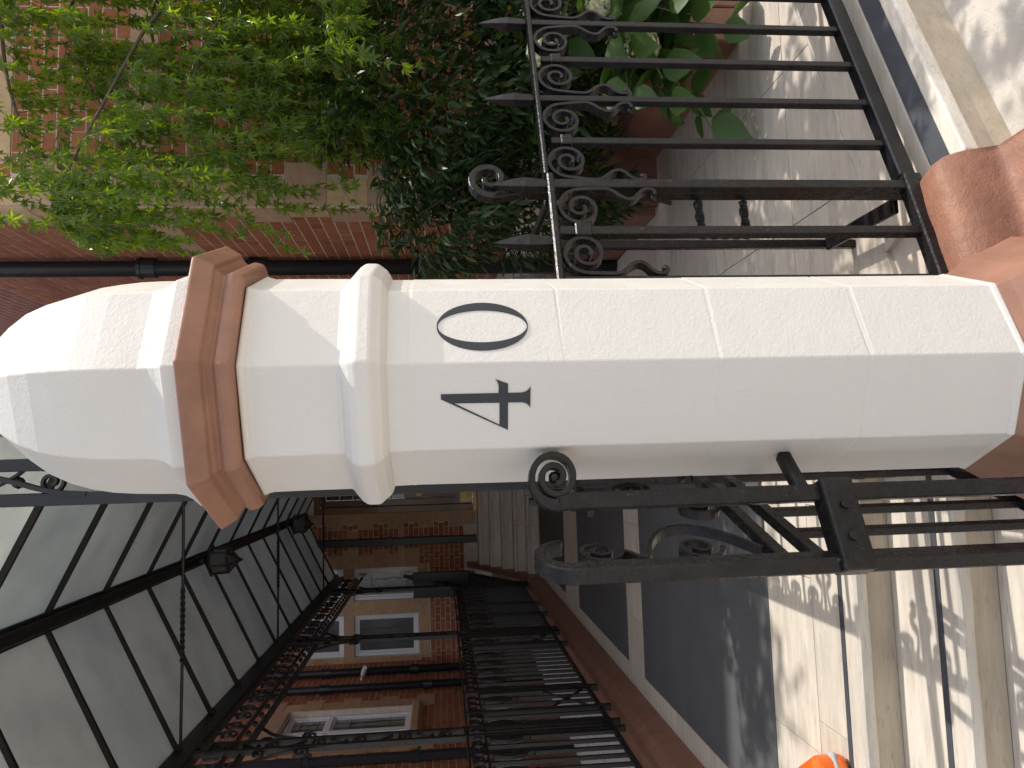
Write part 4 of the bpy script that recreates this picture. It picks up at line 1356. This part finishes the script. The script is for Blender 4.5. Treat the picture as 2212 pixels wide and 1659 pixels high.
def fb(p, k=1.33):
    return CAM + (Vector(p) - CAM) * k
tree = empty('maple_tree', (3.25, 4.0, 0.2), 'weeping green maple tree with star shaped leaves hanging over the garden', 'tree')
rnd = random.Random(11)
b = MB(); b.tube([(3.25, 3.98, 0.15), (3.2, 3.95, 0.8), (3.05, 3.85, 1.5), (2.95, 3.75, 2.3), (2.9, 3.7, 3.1)], [0.07, 0.062, 0.055, 0.047, 0.035], 12); b.build('trunk', M['bark'], tree, smooth=True)
branches = []
def limb(pts, r0, r1, name='branch'):
    P = [Vector(p) for p in pts]
    for _ in range(2):
        q = [P[0]]
        for a, c in zip(P[:-1], P[1:]):
            q += [a.lerp(c, .25), a.lerp(c, .75)]
        q.append(P[-1]); P = q
    b = MB(); b.tube(P, [r0 + (r1 - r0) * i / (len(P) - 1) for i in range(len(P))], 7)
    b.build(name, M['bark' if r0 > 0.008 else 'twig'], tree, smooth=True)
    branches.append(P)
    return P
# thin limbs
T1, T2, T3 = (3.05, 3.85, 1.5), (2.95, 3.75, 2.3), (2.9, 3.7, 3.1)
# branches in view, arching towards the pier
limb([T1, (2.5, 3.6, 2.1), fb((1.646, 2.70, 2.272)), fb((1.40, 2.69, 2.39)), fb((1.02, 2.66, 2.55)), fb((0.88, 2.62, 2.58))], 0.014, 0.003)
limb([T2, (2.5, 3.65, 2.8), fb((1.84, 3.0, 2.72)), fb((1.70, 2.98, 2.70)), fb((1.45, 2.95, 2.62)), fb((1.2, 2.9, 2.42))], 0.016, 0.003)
limb([T3, (2.4, 3.6, 3.3), fb((1.66, 2.98, 2.96)), fb((1.3, 2.9, 2.85)), fb((0.95, 2.8, 2.62))], 0.016, 0.003)
limb([T2, (2.6, 3.6, 2.4), fb((1.76, 3.0, 2.45)), fb((1.4, 2.95, 2.28)), fb((1.15, 2.9, 2.0))], 0.014, 0.003)
limb([T3, (2.5, 3.6, 3.5), fb((1.6, 2.65, 3.05)), fb((1.2, 2.6, 3.1)), fb((1.0, 2.6, 3.02))], 0.012, 0.003)
limb([T1, (2.6, 3.7, 2.1), fb((1.6, 2.75, 2.1)), fb((1.3, 2.75, 2.2)), fb((1.1, 2.75, 2.15))], 0.012, 0.003)
# branches towards the street and the back, to the right of the picture
limb([T2, (2.85, 3.2, 2.7), (2.75, 2.7, 2.8), (2.65, 2.3, 2.5), (2.6, 2.05, 2.1)], 0.018, 0.004)
limb([T2, (2.6, 3.3, 2.5), (2.35, 2.9, 2.5), (2.2, 2.6, 2.2), (2.1, 2.4, 1.8)], 0.016, 0.004)
limb([T2, (3.1, 3.2, 2.6), (3.1, 2.6, 2.7), (3.1, 2.1, 2.4)], 0.018, 0.004)
limb([T1, (2.7, 3.3, 1.9), (2.4, 2.8, 2.0), (2.3, 2.4, 1.7)], 0.018, 0.004)
limb([T3, (2.8, 3.6, 3.9), (2.4, 3.5, 4.4), (2.0, 3.45, 4.5)], 0.016, 0.004)  # this limb and the next: out of view, added to shade mats and leaves
limb([T3, (2.9, 3.6, 4.0), (2.8, 3.5, 4.7), (2.6, 3.4, 4.9)], 0.016, 0.004)
NUP = len(branches)
limb([T1, (2.6, 3.75, 1.85), fb((1.8, 3.0, 1.80)), fb((1.5, 2.95, 1.72)), fb((1.3, 2.95, 1.60))], 0.014, 0.003)
limb([T1, (2.6, 3.5, 1.8), (2.2, 3.35, 1.85), (1.9, 3.3, 1.7)], 0.012, 0.003)
limb([T1, (2.6, 3.9, 2.0), (2.1, 3.95, 2.1), (1.7, 3.95, 1.95)], 0.012, 0.003)
limb([T2, (2.5, 3.8, 2.3), (2.1, 3.8, 2.3), (1.8, 3.75, 2.1)], 0.012, 0.003)

leaves = []          # (matrix, kind)
twig_mb = MB()
def spray(p0, dir_, length, droop, n, size, spread=0.35):
    """a hanging twig with leaf pairs along it"""
    p = Vector(p0); d = Vector(dir_).normalized()
    step = length / n
    pts = [p.copy()]
    for i in range(n):
        d = (d + Vector((rnd.uniform(-.12, .12), rnd.uniform(-.12, .12), -droop * (i + 1) / n)) ).normalized()
        p = p + d * step
        pts.append(p.copy())
        for sgn in (1, -1):
            if rnd.random() < 0.12: continue
            side = d.cross(Vector((0, 0, 1)))
            if side.length < 0.1: side = Vector((1, 0, 0))
            side.normalize()
            hang = Vector((rnd.uniform(-.5, .5), rnd.uniform(-.5, .5), -1.0 - rnd.random()))
            ld = (d * 0.5 + side * sgn * rnd.uniform(0.2, 0.8) + hang * 0.8).normalized()   # leaf tip direction
            nn = Vector((rnd.uniform(-1, 1), rnd.uniform(-1, 1), rnd.uniform(0.1, 1.2)))
            nn = (nn - ld * nn.dot(ld)).normalized()
            xx = ld.cross(nn)
            sz = size * rnd.uniform(0.6, 1.25)
            st = p + ld * sz * 0.35
            mt = Matrix((xx * sz, ld * sz, nn * sz)).transposed().to_4x4()
            mt.translation = st
            leaves.append((mt, rnd.randrange(3)))
    twig_mb.tube(pts, [0.0025 - 0.0015 * i / n for i in range(n + 1)], 4)

UPS = branches[:NUP]
LOWS = branches[NUP:]
for bi, P in enumerate(UPS):
    m_ = len(P)
    vis = bi < 6
    cnt = (44, 46, 38, 46, 28, 36, 70, 70, 60, 50, 34, 34)[bi]
    for _ in range(cnt):
        t = rnd.random() ** 0.8
        t = 0.12 + 0.88 * t
        k = t * (m_ - 1)
        i = min(int(k), m_ - 2)
        p = P[i].lerp(P[i + 1], k - i)
        if vis:
            d = Vector((rnd.uniform(-1.0, 0.5), rnd.uniform(-0.7, 0.5), rnd.uniform(-0.5, 0.3)))
            L_ = rnd.uniform(0.25, 0.85)
            spray(p, d, L_, rnd.uniform(1.0, 2.2), max(5, int(L_ / 0.045)), 0.054)
        else:
            d = Vector((rnd.uniform(-1.0, 0.35), rnd.uniform(-0.8, 0.6), rnd.uniform(-0.25, 0.5)))
            spray(p, d, rnd.uniform(0.22, 0.62), rnd.uniform(0.25, 0.7), rnd.randint(6, 13), 0.065)
for P in LOWS:
    m_ = len(P)
    for _ in range(62):
        k = rnd.uniform(0.08, 1.0) * (m_ - 1)
        i = min(int(k), m_ - 2)
        p = P[i].lerp(P[i + 1], k - i)
        d = Vector((rnd.uniform(-1.0, 0.4), rnd.uniform(-0.8, 0.6), rnd.uniform(-0.4, 0.4)))
        spray(p, d, rnd.uniform(0.25, 0.6), rnd.uniform(0.3, 0.8), rnd.randint(6, 12), 0.052)
# long loose sprays reaching left
for p, d, L_ in (((1.0, 2.65, 2.56), (-1, 0, 0.25), 0.34), ((1.02, 2.68, 2.5), (-1, 0.1, -0.1), 0.36), ((0.98, 2.8, 2.62), (-1, 0, 0.1), 0.34), ((1.1, 2.8, 2.40), (-1, 0, 0.15), 0.5), ((1.1, 2.75, 2.28), (-1, 0, 0.0), 0.45),
                 ((1.2, 2.85, 2.15), (-1, -0.1, 0.1), 0.55), ((1.15, 2.8, 2.05), (-1, 0, 0.1), 0.5), ((1.2, 2.9, 2.7), (-1, -0.1, 0.15), 0.5), ((1.2, 2.75, 2.62), (-1, 0, 0.35), 0.5), ((1.25, 2.9, 2.8), (-1, 0, 0.2), 0.5), ((1.15, 2.7, 2.45), (-1, 0, 0.3), 0.4), ((1.3, 2.85, 2.95), (-1, -.1, 0.1), 0.5)):
    spray(fb(p), d, L_ * 1.33, 0.35, 14, 0.052)
    spray(fb(p) + Vector((0.1, 0.1, 0.03)), d, L_ * 1.1, 0.5, 11, 0.052)
twig_mb.build('twigs', M['twig'], tree, kind='stuff')
def leaf_rank(item):
    p = item[0].translation
    q = project(p)
    if q is None or abs(q[0]) > 0.5 or abs(q[1]) > 0.375: return 1e9
    return q[2] + (0.6 if p.z < 1.9 else 0)
leaves.sort(key=leaf_rank)
for mt, k in leaves[:300]:
    o = bpy.data.objects.new('leaf', LEAF_ME[k])
    COL.objects.link(o)
    set_parent(o, tree)
    o.matrix_basis = mt
crown = MB()
for mt, k in leaves[300:]:
    v_, f_ = LEAVES[k]
    crown.tint = rnd.random() + 0.001
    crown.add([mt @ Vector(q) for q in v_], f_)
crown.build('crown', M['maple'], tree, kind='stuff')

# dark evergreen shrub under the maple
def leaf_lance(w=0.2):
    return [(0, 0, 0), (-w, 0.35, 0.02), (-w * 0.8, 0.65, 0.0), (0, 1.0, -0.12), (w * 0.8, 0.65, 0.0), (w, 0.35, 0.02), (0, 0.5, -0.04)], [(0, 6, 1), (1, 6, 2), (2, 6, 3), (3, 6, 4), (4, 6, 5), (5, 6, 0)]
def shrub(name, label, centre, radii, count, size, mat, seed, lw=0.2, base=(0, 0, 0)):
    r2 = random.Random(seed)
    t = empty(name, base, label, 'shrub')
    b = MB()
    for k in range(9):
        e = Vector(centre) + Vector((r2.uniform(-.7, .7) * radii[0], r2.uniform(-.7, .7) * radii[1], r2.uniform(-.3, .6) * radii[2]))
        b.tube([Vector(base) + Vector((r2.uniform(-.05, .05), r2.uniform(-.05, .05), 0)), Vector(base).lerp(e, 0.5) + Vector((0, 0, 0.1)), e], [0.012, 0.008, 0.003], 6)
    b.build('stems', M['bark'], t)
    b = MB()
    v_, f_ = leaf_lance(lw)
    for _ in range(count):
        while True:
            q = Vector((r2.uniform(-1, 1), r2.uniform(-1, 1), r2.uniform(-1, 1)))
            if 0.15 < q.length < 1 + 0.18 * math.sin(q.x * 7 + q.z * 5) : break
        if q.length < 0.6 and r2.random() < 0.5: continue
        p = Vector(centre) + Vector((q.x * radii[0], q.y * radii[1], q.z * radii[2]))
        ld = (Vector((q.x, q.y, q.z * 0.6)) + Vector((r2.uniform(-.7, .7), r2.uniform(-.7, .7), r2.uniform(-.9, .3)))).normalized()
        nn = Vector((r2.uniform(-.6, .6), r2.uniform(-.6, .6), 1)); nn = (nn - ld * nn.dot(ld)).normalized()
        xx = ld.cross(nn); sz = size * r2.uniform(0.6, 1.3)
        mt = Matrix((xx * sz, ld * sz, nn * sz)).transposed().to_4x4(); mt.translation = p
        b.tint = r2.random() + 0.001
        b.add([mt @ Vector(w) for w in v_], f_)
    b.build('foliage', M[mat], t, kind='stuff')
    return t
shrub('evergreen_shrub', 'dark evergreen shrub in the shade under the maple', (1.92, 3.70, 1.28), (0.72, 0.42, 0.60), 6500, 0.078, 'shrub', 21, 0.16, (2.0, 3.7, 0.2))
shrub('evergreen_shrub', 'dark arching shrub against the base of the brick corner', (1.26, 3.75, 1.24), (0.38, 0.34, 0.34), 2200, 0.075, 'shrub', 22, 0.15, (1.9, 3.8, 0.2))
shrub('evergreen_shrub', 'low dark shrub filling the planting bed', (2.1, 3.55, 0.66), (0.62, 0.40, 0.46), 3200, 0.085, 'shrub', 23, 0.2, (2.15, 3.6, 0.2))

shrub('evergreen_shrub', 'low dark shrub hiding the foot of the stone corner', (1.42, 3.98, 0.72), (0.40, 0.26, 0.50), 2600, 0.07, 'shrub', 24, 0.17, (1.42, 4.05, 0.0))

# hydrangea with broad leaves and cream flower heads
hy = empty('hydrangea', (2.05, 3.25, 0.22), 'hydrangea with broad green leaves and cream flower heads behind the railing', 'plant')
r3 = random.Random(5)
HL_v = [(0, 0, 0), (-0.24, 0.16, 0.05), (-0.37, 0.42, 0.06), (-0.27, 0.72, 0.02), (0, 1.05, -0.10), (0.27, 0.72, 0.02), (0.37, 0.42, 0.06), (0.24, 0.16, 0.05), (0, 0.45, -0.03), (0, 0.75, -0.04)]
HL_f = [(0, 8, 1), (1, 8, 2), (2, 8, 9, 3), (3, 9, 4), (4, 9, 5), (5, 9, 8, 6), (6, 8, 7), (7, 8, 0)]
hme = bpy.data.meshes.new('leaf'); hme.from_pydata(HL_v, [], HL_f); hme.materials.append(M['hydrangea'])
hme.polygons.foreach_set("use_smooth", [True] * len(hme.polygons))
heads = [(1.83, 2.92, 0.60), (1.64, 2.90, 0.45), (2.1, 3.0, 0.75), (1.75, 3.15, 0.82)]
tips = heads + [(1.58, 2.78, 0.55), (1.72, 2.78, 0.38), (1.36, 2.88, 0.36), (1.42, 2.93, 0.52), (1.55, 2.95, 0.30), (1.30, 2.95, 0.16), (1.62, 2.85, 0.62), (1.95, 2.9, 0.35), (1.75, 2.85, 0.26), (1.5, 3.05, 0.62), (1.9, 3.05, 0.5), (1.48, 2.85, 0.40), (1.68, 2.8, 0.14), (1.85, 2.8, 0.75)]
for tp in tips:
    e = Vector(tp)
    st0 = Vector((2.05 + r3.uniform(-.1, .1), 3.25, 0.2))
    mid = st0.lerp(e, 0.5) + Vector((0, 0, 0.12))
    b = MB(); b.tube([st0, st0.lerp(mid, .6) + Vector((0, 0, .06)), mid, e], [0.007, 0.006, 0.005, 0.003], 6); b.build('stem', M['twig'], hy)
    for k in range(9):
        t = 0.25 + 0.75 * k / 8
        p = mid.lerp(e, max(0, (t - 0.3) / 0.7))
        a = k * 2.4 + r3.uniform(-.4, .4)
        ld = Vector((math.cos(a), math.sin(a), r3.uniform(-0.75, 0.05))).normalized()
        nn = Vector((r3.uniform(-.3, .3), r3.uniform(-.5, .1), 1)); nn = (nn - ld * nn.dot(ld)).normalized()
        sz = r3.uniform(0.13, 0.2)
        mt = Matrix((ld.cross(nn) * sz, ld * sz, nn * sz)).transposed().to_4x4(); mt.translation = p + ld * 0.02
        o = bpy.data.objects.new('leaf', hme); COL.objects.link(o); set_parent(o, hy); o.matrix_basis = mt
for hd in heads:
    b = MB()
    c = Vector(hd)
    b.tint = 0.4
    b.ball(c + Vector((0, 0, 0.01)), 0.05, 10, (1, 1, 1.1))
    for _ in range(420):
        q = Vector((r3.gauss(0, 1), r3.gauss(0, 1), r3.gauss(0, 1))).normalized()
        k_ = r3.uniform(0.92, 1.2)
        p = c + Vector((q.x * 0.055, q.y * 0.055, q.z * 0.06)) * k_ + Vector((0, 0, 0.01))
        b.tint = r3.random() + 0.001
        s1 = q.orthogonal().normalized(); s2 = q.cross(s1)
        rr = r3.uniform(0.007, 0.012)
        a0 = r3.random() * 6
        vs_ = [p + q * 0.002]
        for k in range(8):
            rad = rr if k % 2 == 0 else rr * 0.55
            vs_.append(p + (s1 * math.cos(a0 + k * math.pi / 4) + s2 * math.sin(a0 + k * math.pi / 4)) * rad + q * (0.004 if k % 2 == 0 else 0))
        b.add(vs_, [(0, 1 + k, 1 + (k + 1) % 8) for k in range(8)])
    b.build('flower_head', M['petal'], hy, kind='stuff')
# fallen petals and leaf on the paving
r4 = random.Random(9)
b = MB()
for _ in range(16):
    p = Vector((1.33 + r4.gauss(0, 0.07), 2.92 + r4.gauss(0, 0.12), 0.004))
    a = r4.random() * 6
    rr = r4.uniform(0.006, 0.013)
    b.tint = r4.random() + 0.001
    b.add([p + Vector((math.cos(a + k * math.pi / 3) * rr * (1 if k % 2 else .6), math.sin(a + k * math.pi / 3) * rr, 0.004 + 0.003 * (k % 2))) for k in range(6)], [tuple(range(6))])
b.build('fallen_petals', M['petal'], None, 'scattered cream petals lying on the garden paving', 'petals', kind='stuff')

# ------------------------------------------------------------------ orange case on the landing
oc = empty('orange_case', (-1.02, 2.42, 0.0), 'bright orange plastic case with a grey band at the left edge of the landing', 'case')
od = Vector((-0.56, 0.83, 0)).normalized(); on = Vector((od.y, -od.x, 0))
OFr = frame((-0.985, 2.51, 0), od, on)
b = MB(); b.fbox(OFr, 0.0, 0.36, -0.115, 0.0, 0.004, 0.125); b.build('shell', M['orange'], oc, bevel=0.03, seg=4)
b = MB(); b.fbox(OFr, -0.0025, 0.3625, -0.075, 0.0025, 0.04, 0.066); b.build('grey_band', M['grey_plastic'], oc, bevel=0.012, seg=2)
b = MB()
for k, (a, w) in enumerate(((0.06, 0.03), (0.105, 0.03), (0.15, 0.03))):
    b.fbox(OFr, a, a + w * 0.3, -0.10, -0.035, 0.1245, 0.1262); b.fbox(OFr, a + w * 0.31, a + w, -0.06, -0.035, 0.1245, 0.1262)
b.build('white_lettering', M['white_print'], oc)
